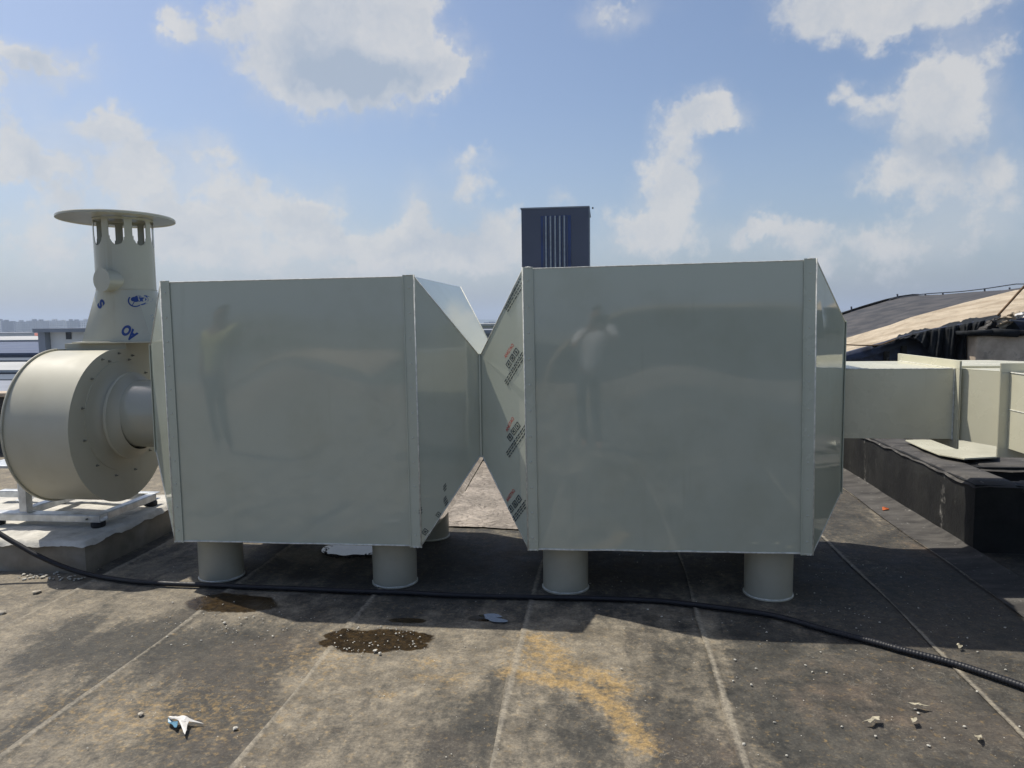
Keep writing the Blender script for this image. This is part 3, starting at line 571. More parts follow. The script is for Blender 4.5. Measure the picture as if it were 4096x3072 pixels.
# print on the protective film
def basis(p0,p1,nrm):
    e1=(p1-p0); l=e1.length; e1.normalize(); e2=nrm.cross(e1).normalized(); return e1,e2,l
def facing(n,p): return n if n.dot(EYE-p)>0 else -n
def text_mesh(name,body,p0,p1,nrm,mat,parent,flip=False,squash=1.0,off=.0028,height=None):
    cu=bpy.data.curves.new(name,'FONT'); cu.body=body; cu.size=1; cu.align_x='LEFT'; cu.offset=.055 if mat=='print_blue' else .012; tmp=bpy.data.objects.new(name,cu); C.objects.link(tmp)
    bpy.context.view_layer.update(); me=bpy.data.meshes.new_from_object(tmp.evaluated_get(bpy.context.evaluated_depsgraph_get())); C.objects.unlink(tmp); bpy.data.objects.remove(tmp)
    xs=[v.co.x for v in me.vertices]; wdt=max(xs)-min(xs); x0=min(xs)
    e1,e2,l=basis(p0,p1,nrm); k=l/wdt; kh=k*squash if height is None else height/.72
    for v in me.vertices: v.co=p0+e1*((v.co.x-x0)*k)+e2*(v.co.y*kh)+nrm*off
    me.materials.clear(); me.materials.append(MATS[mat]); o=bpy.data.objects.new(name,me); link(o); return local(o,parent)
def quadp(b,c,e1,e2,w,h): b.add([c-e1*w/2-e2*h/2,c+e1*w/2-e2*h/2,c+e1*w/2+e2*h/2,c-e1*w/2+e2*h/2],[(0,1,2,3)])
def icon(b,c,e1,e2,s,kind):
    t=s*.13
    for sx,sy in ((0,1),(0,-1)): quadp(b,c+e2*sy*(s/2-t/2),e1,e2,s,t)
    for sx in (1,-1): quadp(b,c+e1*sx*(s/2-t/2),e1,e2,t,s-2*t)
    if kind==0: quadp(b,c,e1,e2,s*.34,s*.34); quadp(b,c+e2*s*.26,e1,e2,s*.12,s*.12)
    elif kind==1:
        d1=(e1+e2).normalized(); d2=(e1-e2).normalized(); quadp(b,c,d1,d2,s*.7,s*.14); quadp(b,c,d2,d1,s*.7,s*.14); quadp(b,c,e1,e2,s*.3,s*.3)
    else:
        quadp(b,c-e2*s*.06,e1,e2,s*.30,s*.26); quadp(b,c+e2*s*.14,(e1+e2).normalized(),(e1-e2).normalized(),s*.17,s*.17)
def film_print(P0,Q0,red,icons,lines,parent,third=3):
    n=(P0[3]-P0[0]).cross(Q0[0]-P0[0]).normalized(); n=facing(n,P0[0]); pl=lambda q:onplane(q[0],q[1],P0[0],n)
    a,b_=pl(lines[0][0]),pl(lines[0][1]); e1,e2,l=basis(a,b_,n)
    if red: text_mesh('film_lettering','ANGTAO',pl(red[0]),pl(red[1]),n,'print_red',parent,height=.020)
    b=B(); o_=n*.0028
    for k,q in enumerate(icons): icon(b,pl(q)+o_,e1,e2,.036,k)
    for (q0,q1) in lines:
        A,Z=pl(q0),pl(q1); d=(Z-A); L_=d.length; d.normalize(); x=0
        while x<L_-.004:
            s=random.uniform(.010,.030); s=min(s,L_-x); quadp(b,A+d*(x+s/2)+o_,d,e2,s,.0062); x+=s+random.uniform(.004,.007)
    return local(b.build('film_marks','print_black'),parent)
P0,Q0=ro_['l']
film_print(P0,Q0,((2024,1434),(2057,1382)),((2036,1457),(2051,1432),(2066,1408)),(((2020,1527),(2091,1408)),((2024,1535),(2094,1419)),((2030,1541),(2095,1434))),RB)
film_print(P0,Q0,((2030,1728),(2058,1675)),((2041,1749),(2056,1725),(2071,1704)),(((2026,1812),(2102,1700)),((2030,1821),(2103,1713)),((2036,1829),(2104,1730))),RB)
film_print(P0,Q0,((2032,2008),(2061,1964)),((2044,2036),(2061,2016),(2076,1996)),(((2051,2072),(2103,2001)),((2054,2080),(2104,2014)),((2060,2086),(2104,2028))),RB)
film_print(P0,Q0,None,(),(((2020,1236),(2084,1112)),((2026,1240),(2088,1130)),((2031,1247),(2089,1150))),RB)
P0,Q0=lo['r']; n=facing((P0[3]-P0[0]).cross(Q0[0]-P0[0]).normalized(),P0[0]); pl=lambda q:onplane(q[0],q[1],P0[0],n)
b=B(); a_,c_=pl((1700,2100)),pl((1735,2050)); e1,e2,l=basis(a_,c_,n)
icon(b,pl((1700,2127))+n*.0012,e1,e2,.032,1); icon(b,pl((1753,2058))+n*.0012,e1,e2,.026,2)
for q in ((1779,1950),(1780,2000),(1786,2015),(1682,2045)): quadp(b,pl(q)+n*.0012,e1,e2,.03,.006); quadp(b,pl((q[0]+2,q[1]+9))+n*.0012,e1,e2,.022,.005); quadp(b,pl((q[0]-1,q[1]-9))+n*.0012,e1,e2,.026,.005)
local(b.build('film_marks','print_black'),LB)

# ------------------------------------------------------------------ ducts, right
duct=thing('duct_section','straight rectangular cream duct leaving the right box above the black curb','duct',(1.7,4.86,.83))
def dpart(root,bb,name,mat='duct_paint',bev=.002,smooth=False): return local(bb.build(name,mat,None,smooth,bev),root)
dz0,dz1,dy0,dy1=.836,1.241,4.482,5.27
dpart(duct,B().box((1.376,dy0,dz0),(1.992,dy0+.004,dz1)),'side_panel'); dpart(duct,B().box((1.376,dy1-.004,dz0),(1.992,dy1,dz1)),'side_panel')
dpart(duct,B().box((1.376,dy0+.004,dz1-.004),(1.992,dy1-.004,dz1)),'top_panel'); dpart(duct,B().box((1.376,dy0+.004,dz0),(1.992,dy1-.004,dz0+.004)),'bottom_panel')
dpart(duct,B().tube([(1.38+.04*k,dy0+.002,dz1+.001) for k in range(16)],[.0035+.002*random.random() for _ in range(16)],6),'top_seam','seam_filler',0,True)
def ring(x0,x1,ya,yb,za,zb_,w): return B().box((x0,ya-w,zb_),(x1,yb+w,zb_+w)).box((x0,ya-w,za-w),(x1,yb+w,za)).box((x0,ya-w,za),(x1,ya,zb_)).box((x0,yb,za),(x1,yb+w,zb_))
dpart(duct,ring(1.994,1.999,dy0,dy1,dz0,dz1,.050),'end_flange')
dpart(duct,ring(1.985,1.9935,dy0,dy1,dz0,dz1,.004),'weld_bead','seam_filler')
elb=thing('duct_elbow','flanged cream duct elbow turning toward the viewer at the right edge','duct',(2.5,4.6,.83))
ya=4.19
dpart(elb,ring(2.001,2.006,dy0,dy1,dz0,dz1,.050),'end_flange')
inn=[(2.006,dy0),(2.135,ya+.006)]; outp=[(2.95,ya+.006),(2.95,4.8),(2.55,dy1),(2.006,dy1)]
pts=inn+outp
dpart(elb,B().slab([(x,y,dz1+.004) for x,y in pts],.004,Vector((0,0,1))),'top_panel'); dpart(elb,B().slab([(x,y,dz0) for x,y in pts],.004,Vector((0,0,-1))),'bottom_panel')
for (p,q) in zip(pts,pts[1:]):
    if p==(2.135,ya+.006): continue
    nn=Vector((q[1]-p[1],-(q[0]-p[0]),0)).normalized()
    if nn.dot(Vector(((p[0]+q[0])/2-2.5,(p[1]+q[1])/2-4.8,0)))<0: nn=-nn
    dpart(elb,B().slab([(p[0],p[1],dz0),(q[0],q[1],dz0),(q[0],q[1],dz1),(p[0],p[1],dz1)],.004,nn),'side_panel',bev=0)
dpart(elb,B().box((2.01,dy0+.02,dz1+.0045),(2.9,dy0+.05,dz1+.016)),'stiffener')
def ringy(y0,y1,xa,xb,za,zb_,w): return B().box((xa-w,y0,zb_),(xb+w,y1,zb_+w)).box((xa-w,y0,za-w),(xb+w,y1,za)).box((xa-w,y0,za),(xa,y1,zb_)).box((xb,y0,za),(xb+w,y1,zb_))
dpart(elb,ringy(ya,ya+.005,2.137,2.95,dz0,dz1,.050),'end_flange')
br=thing('duct_branch','sunlit cream duct running toward the viewer, cut off by the right edge','duct',(2.5,3.6,.83))
dpart(br,ringy(ya-.007,ya-.002,2.137,2.95,dz0,dz1,.050),'end_flange')
dpart(br,B().box((2.133,.3,dz0),(2.137,ya-.007,dz1)),'side_panel'); dpart(br,B().box((2.946,.3,dz0),(2.95,ya-.007,dz1)),'side_panel')
dpart(br,B().box((2.137,.3,dz1-.004),(2.946,ya-.007,dz1)),'top_panel'); dpart(br,B().box((2.137,.3,dz0),(2.946,ya-.007,dz0+.004)),'bottom_panel')
dpart(br,B().tube([(2.1335,.3,1.045),(2.1335,ya-.01,1.045)],.0035,6),'side_seam','seam_filler',0,True)
dpart(br,B().tube([(2.134,.3,dz1),(2.134,ya-.01,dz1)],.005,6),'top_seam','seam_filler',0,True)
def rivets(parent,pts):
    for p_ in pts:
        o_=bpy.data.objects.new('rivet',RV); link(o_); o_.location=p_; local(o_,parent)
sh=[tuple(G(x,y,.50)) for x,y in ((3622,1759),(3690,1758),(3845,1762),(3990,1768),(3988,1826),(3858,1833),(3757,1816),(3690,1790))]
tag(B().slab(sh,.012,Vector((0,0,1))).build('metal_sheet','duct_paint',bevel=.002),'loose cream metal sheet lying on the black curb under the duct','metal sheet')
for (px,Yq,s) in (((3852,1838),0,.03),):
    p=G(*px,z=.47); tag(B().box((p.x-.03,p.y-.02,.4615),(p.x+.02,p.y+.06,.487)).build('dark_underside','rubber',bevel=.004),'small dark block added for the dark underside of the loose metal sheet','block')  # added dark block paints the shaded underside of the sheet

# ------------------------------------------------------------------ fan and stack
fan=thing('centrifugal_fan','cream round centrifugal fan with a short inlet pipe on its right','fan',(-3.46,4.6,.24))
YC,ZC,RR,XL,XR=4.6,.875,.505,-3.68,-3.24
out=[]
for k in range(65):
    t=math.pi/2+ (math.pi*1.5)*k/64; out.append((YC+RR*math.cos(t),ZC+RR*math.sin(t)))   # top, near side, bottom, far side
out+= [(YC+RR,1.425),(YC+.08,1.425),(YC+.08,ZC+RR*.995)]
def fp(bb,name,mat='fan_paint',sm=False,bev=0): return local(bb.build(name,mat,None,sm,bev),fan)
bb=B(); k=len(out); bb.add([(XL,y,z) for y,z in out[:65]]+[(XR,y,z) for y,z in out[:65]],[(i,i+1,i+66,i+65) for i in range(64)]); fp(bb,'scroll_shell','fan_paint',True)
fp(B().box((XL,YC+.08,ZC+RR*.93),(XR,YC+RR,1.425)),'outlet_neck')
for x0,x1 in ((XL-.006,XL),(XR,XR+.006)):
    q=[(YC+(y-YC)*1.02 if z<1.40 else y,ZC+(z-ZC)*1.02 if z<1.40 else z) for y,z in out]
    bb=B(); n=len(q); bb.add([(x0,y,z) for y,z in q]+[(x1,y,z) for y,z in q],[tuple(reversed(range(n))),tuple(range(n,2*n))]+[(i,(i+1)%n,(i+1)%n+n,i+n) for i in range(n)])
    fp(bb,'side_plate')
fp(B().tube([(XL-.004,YC+RR*1.015*math.cos(math.pi/2+math.pi*1.2*q/60),ZC+RR*1.015*math.sin(math.pi/2+math.pi*1.2*q/60)) for q in range(61)],.007,6),'rim','fan_paint',True)
IC=(0,4.6,.94)
fp(B().lathe([(XR+.006,.365),(XR+.012,.365),(XR+.013,.31),(XR+.030,.275),(XR+.055,.255),(XR+.075,.245)],IC,'x',72),'inlet_cone','fan_paint','auto')
fp(B().lathe([(XR+.075,.24),(XR+.075,.290),(XR+.083,.292),(XR+.095,.29),(XR+.099,.275),(XR+.130,.24),(XR+.150,.226)],IC,'x',72),'inlet_flange','fan_paint','auto')
fp(B().lathe([(XR+.140,.226),(-2.772,.226)],(0,4.6,.955),'x',72),'inlet_pipe','pipe_paint','auto')
bme=bpy.data.meshes.new('bolt'); b_=B().lathe([(0,.008),(.006,.008),(.007,.004),(.018,.004)],(0,0,0),'x',6,True); bme.from_pydata(b_.v,[],b_.f); bme.materials.append(MATS['dark_bolt'])
for k in range(12):
    t=2*math.pi*(k+.5)/12; o=bpy.data.objects.new('bolt',bme); link(o); o.location=(XR+.006,4.6+.395*math.cos(t),.93+.395*math.sin(t)); local(o,fan)
for t in (math.pi*.62,math.pi*.50,math.pi*.40):
    o=bpy.data.objects.new('bolt',bme); link(o); o.location=(XR+.006,4.6+.46*math.cos(t),.90+.46*math.sin(t)); local(o,fan)
# steel stand under the fan
fr=thing('fan_stand','low galvanized steel frame under the fan on black rubber pads','stand',(-3.7,4.8,.20))
def sp(bb,name,mat='galvanized',bev=.003,sm=False): return local(bb.build(name,mat,None,sm,bev),fr)
def channel(x0,x1,y0,y1,z0,z1,axis):
    b=B(); t=.006
    if axis=='x': b.box((x0,y0,z1-t),(x1,y1,z1)); b.box((x0,y0,z0),(x1,y0+t,z1-t)); b.box((x0,y0+t,z0),(x1,y1,z0+t))
    else: b.box((x0,y0,z1-t),(x1,y1,z1)); b.box((x1-t,y0,z0),(x1,y1,z1-t)); b.box((x0,y0,z0),(x1-t,y1,z0+t))
    return b
sp(channel(-4.6,-3.31,4.42,4.50,.245,.297,'x'),'front_beam'); sp(channel(-4.6,-3.31,5.04,5.10,.245,.297,'x'),'rear_beam'); sp(channel(-3.368,-3.31,4.502,5.038,.245,.2965,'y'),'side_beam'); sp(channel(-4.0,-3.94,4.502,5.038,.245,.2965,'y'),'side_beam')
for px,y in ((-3.87,4.455),(-4.16,4.78)):
    b=B().box((px-.028,y-.028,.298),(px+.028,y-.022,.86 if px<-4 else .60)).box((px+.022,y-.022,.298),(px+.028,y+.028,.86 if px<-4 else .60)); sp(b,'post')
    sp(B().box((px-.045,y-.04,.2975),(px+.045,y+.035,.303)),'foot_plate')
sp(B().box((-4.18,4.42,.60),(-3.70,5.0,.62)),'motor_shelf')
for x,y in ((-3.36,4.47),(-3.34,5.02),(-4.1,4.47),(-4.1,5.05)): sp(B().lathe([(0,.042),(.008,.045),(.034,.045),(.040,.040)],(x,y,.204),'z',20,True),'rubber_pad','rubber',0,True)
o=bpy.data.objects.new('bolt',bme); link(o); o.rotation_euler=(0,0,-math.pi/2); o.location=(-3.40,4.42,.268); local(o,fr)
mot=thing('electric_motor','grey electric motor behind the fan drum','motor',(-3.95,4.6,.62))
local(B().lathe([(-.30,.05),(-.295,.13),(-.02,.14),(0,.10)],(-3.70,4.62,.84),'x',32,True).build('motor_body','galvanized',None,'auto'),mot)
local(B().box((-4.0,4.50,.622),(-3.74,4.74,.70)).build('motor_foot','galvanized'),mot)
# exhaust stack
st=thing('exhaust_stack','cream round exhaust stack with a flat disc cap, blue print on its foot','chimney',(-3.32,4.85,1.43))
def tp(bb,name,mat='pipe_paint',sm=False,bev=0): return local(bb.build(name,mat,None,sm,bev),st)
CX,CY,CRD=-3.325,4.86,.190
tp(B().box((-3.585,4.62,1.427),(-2.93,5.14,1.437)),'foot_flange','fan_paint',bev=.002)
# square to round transition
sq=[(-3.50,4.66),(-3.03,4.66),(-3.03,5.08),(-3.50,5.08)]
n=64; v=[]; 
def sqp(t):
    d=(math.cos(t),math.sin(t)); cx,cy=(-3.285,4.87); m=max(abs(d[0])/.255,abs(d[1])/.21); return (cx+d[0]/m,cy+d[1]/m,1.438)
rows=10
for j in range(rows+1):
    w=j/rows
    for i in range(n):
        t=2*math.pi*i/n; a=Vector(sqp(t)); c=Vector((CX+CRD*math.cos(t),CY+CRD*math.sin(t),1.792)); v.append(a.lerp(c,w))
f=[(j*n+i,j*n+(i+1)%n,(j+1)*n+(i+1)%n,(j+1)*n+i) for j in range(rows) for i in range(n)]
tr=local(mesh('transition_hopper',v,f,'pipe_paint',None,'auto'),st)
# round pipe with arched openings at its top, real holes
ZT,Z1=2.278,1.792; cols=144; v=[];f=[]; rows=60; 
def hole(th,z):
    k=8; ph=(th/(2*math.pi)*k+.033)%1-.5; dx=ph*2*math.pi*CRD/k; zc=2.175; hw=.050
    if z>zc: return abs(dx)<hw and z<2.262
    return dx*dx/hw**2+(z-zc)**2/.085**2<1
cols=192; rows=96
for w_,rad in ((0,CRD),(1,CRD-.004)):
    for j in range(rows+1):
        z=lerp(Z1,ZT,j/rows)
        for i in range(cols): th=2*math.pi*i/cols; v.append((CX+rad*math.cos(th),CY+rad*math.sin(th),z))
base=(rows+1)*cols; isH={}
for j in range(rows):
    for i in range(cols):
        h=hole(2*math.pi*(i+.5)/cols,lerp(Z1,ZT,(j+.5)/rows)); isH[(i,j)]=h
        if not h:
            q=(j*cols+i,j*cols+(i+1)%cols,(j+1)*cols+(i+1)%cols,(j+1)*cols+i); f.append(q); f.append(tuple(base+a for a in reversed(q)))
tp_=B().add(v,f); pipe=tp(tp_,'stack_pipe','pipe_paint',True)
tp(B().tube([(CX+(CRD+.001)*math.cos(q*math.pi/24),CY+(CRD+.001)*math.sin(q*math.pi/24),1.792) for q in range(49)],.0035,6),'pipe_seam','pipe_paint',True)
# disc cap, slightly tilted
capb=B().lathe([(-.004,.001),(-.004,.370),(-.008,.374),(.004,.375),(.010,.370),(.030,.001)],(0,0,0),'z',96); cap=capb.build('rain_cap','pipe_paint',None,'auto'); cap.location=(CX-.045,CY,ZT+.006); cap.rotation_euler=(math.radians(-1.2),math.radians(-.2),0); local(cap,st)
# capped sampling stub toward the viewer
p=PY(412,1120,4.62); dirn=(Vector((-.30,-1,0))).normalized(); side=dirn.cross(Vector((0,0,1))).normalized()
tp(B().lathe([(-.22,.074),(0,.074),(.001,.080),(.012,.080),(.013,.0)],p,(dirn,side,Vector((0,0,1))),40),'sampling_stub','pipe_paint','auto')
# blue print on the transition; all on its front facet
A0=Vector((-3.50,4.66,1.438)); A1=Vector((-3.03,4.66,1.438)); A2=Vector((CX,CY-CRD,1.792)); n=facing((A1-A0).cross(A2-A0).normalized(),A0)
plh=lambda q:onplane(q[0],q[1],A0,n)
dg=bpy.context.evaluated_depsgraph_get()
def wrap(o,off=.0015):
    # lay flat print onto the transition by moving every point along the facet normal until it lies just above it
    bvv=__import__('mathutils').bvhtree.BVHTree.FromPolygons([Vector(q) for q in [tuple(vv.co) for vv in tr.data.vertices]],[tuple(pp.vertices) for pp in tr.data.polygons])
    for vv in o.data.vertices:
        h=bvv.ray_cast(vv.co+n*.3,-n)
        if h[0] is not None: vv.co=h[0]+n*off
    return o
wrap(text_mesh('film_lettering','ANGTAO',plh((609,1420)),plh((497,1337)),n,'print_blue',st,height=.052)) if False else None
wrap(text_mesh('film_lettering','AO',plh((551,1337)),plh((503,1296)),n,'print_blue',st,height=.070))
wrap(text_mesh('film_lettering','S',plh((419,1214)),plh((402,1194)),n,'print_blue',st,height=.062))
wrap(text_mesh('film_lettering','LIN',plh((600,1262)),plh((614,1300)),n,'print_faint',st,height=.026))
b=B(); c0=plh((528,1200)); e1,e2,l=basis(plh((530,1190)),plh((575,1190)),n)
def ringp(b,c,r0,r1,e1,e2,s0=0,s1=48,N_=48):
    v=[];f=[]
    for k in range(s0,s1+1):
        t=2*math.pi*k/N_; d=e1*math.cos(t)+e2*math.sin(t); v+=[c+d*r0,c+d*r1]
    for k in range(s1-s0): f.append((2*k,2*k+1,2*k+3,2*k+2))
    b.add(v,f)
ringp(b,c0,.038,.046,e1,e2,20,56)
for dx,dy,r in ((-.014,.008,.016),(.004,.016,.018),(.018,.007,.016),(0,.004,.016)): ringp(b,c0+e1*dx+e2*dy,.0005,r,e1,e2,0,16,16)
quadp(b,c0-e1*.012-e2*.018,(e1*.35+e2).normalized(),(e1-e2*.35).normalized(),.040,.005)
ringp(b,c0+e1*.055+e2*.022,.003,.005,e1,e2,0,12,12)
wrap(local(b.build('film_emblem','print_blue'),st))

# concrete plinth under the fan
pl_=thing('plinth','concrete plinth under the fan with a lumpy white cement top','plinth',(-4,4.8,0))
rough_box('plinth_body',(-6.2,4.13,-.01),(-3.205,5.35,.182),'cement_face',pl_,.010,.05,7,8)
nx,ny=200,90; v=[];f=[]
xs=np.linspace(-6.22,-3.188,nx+1); ys=np.linspace(4.112,5.38,ny+1); X,Y=np.meshgrid(xs,ys)
e=np.minimum.reduce([X+6.22,-3.188-X,Y-4.112,5.38-Y]); Zt=.205+.008*fbm(X,Y,31,5,9)+.004*fbm(X,Y,33,4,40)
X=X+.012*fbm(X,Y,35,4,22)*(e<.03); Y=Y+.012*fbm(X+3,Y,36,4,22)*(e<.03)
Z=np.where(e<.001,.176+.014*fbm(X,Y,37,5,25),np.where(e<.02,Zt-.014,Zt))
w=nx+1; v=np.stack([X,Y,Z],-1).reshape(-1,3).tolist(); f=[(j*w+i,j*w+i+1,(j+1)*w+i+1,(j+1)*w+i) for j in range(ny) for i in range(nx)]
local(mesh('cement_top','' or v,f,'cement_top',None,True),pl_)

# ------------------------------------------------------------------ black conduit on the roof
cp=[(-5.3,4.0,.62),(-4.75,4.0,.46)]
for px,Yv in (((-250,1980),4.0),((0,2136),4.0),((75,2180),4.0),((150,2222),4.0),((240,2262),4.01),((330,2292),4.02)): q=PY(px[0],px[1],Yv); cp.append((q.x,q.y,max(.022,q.z)))
for px in ((430,2312),(560,2328),(700,2336),(830,2340),(1000,2348),(1200,2355),(1400,2364),(1600,2370),(1800,2380),(2000,2386),(2200,2390),(2400,2394),(2600,2402),(2700,2410),(2900,2434),(3100,2464),(3320,2524),(3500,2570),(3600,2598),(3800,2650),(3950,2697),(4096,2747),(4250,2805),(4500,2900)): q=G(px[0],px[1],.022); cp.append((q.x,q.y,.022))
def spline(pts,step):
    P=[Vector(p) for p in pts]; P=[P[0]*2-P[1]]+P+[P[-1]*2-P[-2]]; o=[]
    for i in range(1,len(P)-2):
        a,b,c,d=P[i-1:i+3]; n=max(1,int((c-b).length/step))
        for k in range(n): t=k/n; o.append(.5*((2*b)+(c-a)*t+(2*a-5*b+4*c-d)*t*t+(3*b-a-3*c+d)*t**3))
    o.append(P[-2]); return o
sp_=spline(cp,.0033); rad=[.0150+(.0008+.0008*math.sin(2*math.pi*i/4+.3))*max(0,min(1,(q.x-.85)/.25)) for i,q in enumerate(sp_)]
tag(B().tube(sp_,rad,12).build('corrugated_conduit','conduit',smooth=True),'long black corrugated conduit lying across the roof in front of the boxes','conduit')
q2=[(-6.5,6.2,.03),(-5.6,5.9,.03),(-5.0,5.72,.05),(-4.55,5.62,.18),(-4.2,5.45,.34)]
tag(B().tube(spline(q2,.02),.012,8).build('black_cable','conduit',smooth=True),'thin black cable on the roof left of the fan stand','cable')

# ------------------------------------------------------------------ vaulted roof with tarpaulin, right
C0=[(3000,1535),(3200,1468),(3385,1412),(3540,1370),(3600,1350),(3735,1318),(3900,1290),(4096,1262),(4400,1225),(4900,1200)]
B1=[(3000,1475),(3200,1412),(3385,1352),(3560,1300),(3640,1270),(3760,1237),(3860,1210),(3950,1188),(4055,1162),(4096,1156),(4900,1120)]
SL=[(3000,1375),(3200,1312),(3370,1258),(3450,1232),(3540,1205),(3600,1190),(3650,1182),(3770,1178),(3900,1167),(4055,1158),(4096,1153),(4900,1112)]
cols_=list(range(3000,4901,20))
c0=[PY(x,interp(C0,x),9) for x in cols_]; b1=[PY(x,max(interp(B1,x),interp(SL,x)+1.5),11) for x in cols_]; s1=[PY(x,interp(SL,x),14) for x in cols_]
c0m=[a.lerp(b,.5)+Vector((0,0,.012)) for a,b in zip(c0,b1)]; b1m=[a.lerp(b,.5)+Vector((0,0,.02)) for a,b in zip(b1,s1)]
bk=[p+Vector((.5,2.5,-.7)) for p in s1]
vh=thing('vaulted_roof_house','long vaulted roof house with a dark band and a tan band of membrane','building',(5,9,-1))
def strip(rows_,name,mat):
    n=len(cols_); v=[p for r in rows_ for p in r]; f=[(j*n+i,j*n+i+1,(j+1)*n+i+1,(j+1)*n+i) for j in range(len(rows_)-1) for i in range(n-1)]
    return local(mesh(name,v,f,mat,None,True),vh)
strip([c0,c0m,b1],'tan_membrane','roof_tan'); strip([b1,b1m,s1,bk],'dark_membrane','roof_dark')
strip([[Vector((p.x,p.y-.0,.40)) for p in c0],[p-Vector((0,0,.10)) for p in c0]],'end_wall','fascia_blue')
strip([[p-Vector((0,.04,.105)) for p in c0],[p+Vector((0,-.04,.008)) for p in c0],[p+Vector((0,.03,.012)) for p in c0]],'edge_board','fascia_blue')
strip([[Vector((p.x,p.y,-2)) for p in bk],bk],'back_wall','wall_far')
for x in (3600-60,3608):
    q=PY(x,interp(C0,x),9); local(B().box((q.x-.02,8.93,.45),(q.x+.03,8.975,q.z-.10)).build('wall_rib','bitumen'),vh)
# dark rolled edge and the lightning cable on its posts
tag(B().tube([PY(x,interp(SL,x)-3,13.96)+Vector((0,0,.0)) for x in range(3200,3700,25)],[.03-.02*max(0,(x-3500)/200) for x in range(3200,3700,25)],6).build('rolled_edge','cloth_black',smooth=True),'dark rolled membrane edge along the crest of the vaulted roof','roof edging')
cabp=[(3400,1247),(3480,1228),(3539,1210),(3569,1194),(3586,1192),(3640,1184),(3687,1177),(3765,1171),(3832,1167),(3930,1156),(4024,1142),(4065,1136),(4100,1136),(4300,1128)]
tag(B().tube(spline([PY(x,y,13.94) for x,y in cabp],.1),.0095,6).build('lightning_cable','wire',smooth=True),'thin cable strung on short posts along the crest of the vaulted roof','cable')
for (x,y0_,y1_,lab) in ((3405,1226,1246,'leftmost short post on the crest, close to the right box'),(3589,1176,1194,'short post standing above the cable where it first lifts off the roof'),(3701,1176,1186,'third short post from the left under the cable'),(3771,1171,1184,'short post under the cable right of a white dot'),(3938,1156,1170,'short bent post under the cable, second from the right'),(4038,1150,1163,'short leaning post where the dark band ends at the crest')):
    a,b_=PY(x,y0_,13.95),PY(x+3,y1_,13.95); tag(B().tube([a,b_-Vector((0,0,.03))],.014,6).build('cable_post','wire'),lab,'post','short posts carrying the cable on the vaulted roof')
tag(B().tube(spline([PY(4200,1040,8.9),PY(4096,1146,8.9),PY(4040,1208,8.92),PY(3991,1262,8.93)],.05),[.013]*len(spline([PY(4200,1040,8.9),PY(4096,1146,8.9),PY(4040,1208,8.92),PY(3991,1262,8.93)],.05)),6).build('guy_rope','rope',smooth=True),'taut brown rope rising from the black cloth to the right','rope')
tag(B().tube(spline([PY(3370,1378,8.9),PY(3440,1381,8.9),PY(3520,1379,8.9),PY(3600,1352,8.9)],.05),.008,6).build('tan_cord','rope',smooth=True),'thin cord lying across the tan membrane beside the right box','cord')
# black shade cloth hung over the edge
TT=[(3490,1384),(3555,1368),(3585,1352),(3600,1330),(3640,1310),(3660,1305),(3700,1312),(3740,1318),(3775,1300),(3800,1290),(3830,1284),(3860,1266),(3885,1264),(3920,1272),(3960,1264),(3990,1258),(4003,1256)]
nc,nr=120,46; v=[];f=[]
def bot(x): return 1452
for i in range(nc+1):
    x=lerp(3490,4003,i/nc); t0=interp(TT,x); rim=max(t0+4,min(interp(C0,x)+2,1400)); 
    for j in range(nr+1):
        w=j/nr
        if w<.35: y=lerp(t0,rim,w/.35); Yv=9+2*max(0,(interp(C0,x)-y)/(interp(C0,x)-interp(B1,x)))-.05
        else:
            u=(w-.35)/.65; y=lerp(rim,bot(x),u); Yv=8.93-.10*u
        xx=x
        if x>3860: xx=x-(x-3860)*.45*min(1,max(0,(y-1262)/80))*(1 if y<1345 else 1)+ (y-1345)*.42*((x-3860)/143) if y>1345 else x-(x-3860)*.45*max(0,(y-1262)/83)
        if x<3735 and w>.35:                                # left part ends just below the edge, the blue wall shows under it
            yb=lerp(interp(C0,x)+8,1440,max(0,(x-3640)/95)**1.5 if x>3640 else 0); y=lerp(rim,max(rim+3,yb),(w-.35)/.65)
        fold=.05*math.sin(i*.42+1.6*math.sin(w*3+i*.05))+.03*math.sin(i*.93+w*5)+.015*math.sin(i*1.9+w*11)
        v.append(PY(xx,y,Yv-.04+fold*min(1,w*2)))
for i in range(nc):
    for j in range(nr): k=i*(nr+1)+j; f.append((k,k+1,k+nr+2,k+nr+1))
o=mesh('shade_cloth',v,f,'cloth_black',smooth=True); o.modifiers.new('thick','SOLIDIFY').thickness=.006; tag(o,'black shade cloth draped in folds over the edge of the vaulted roof','cloth')
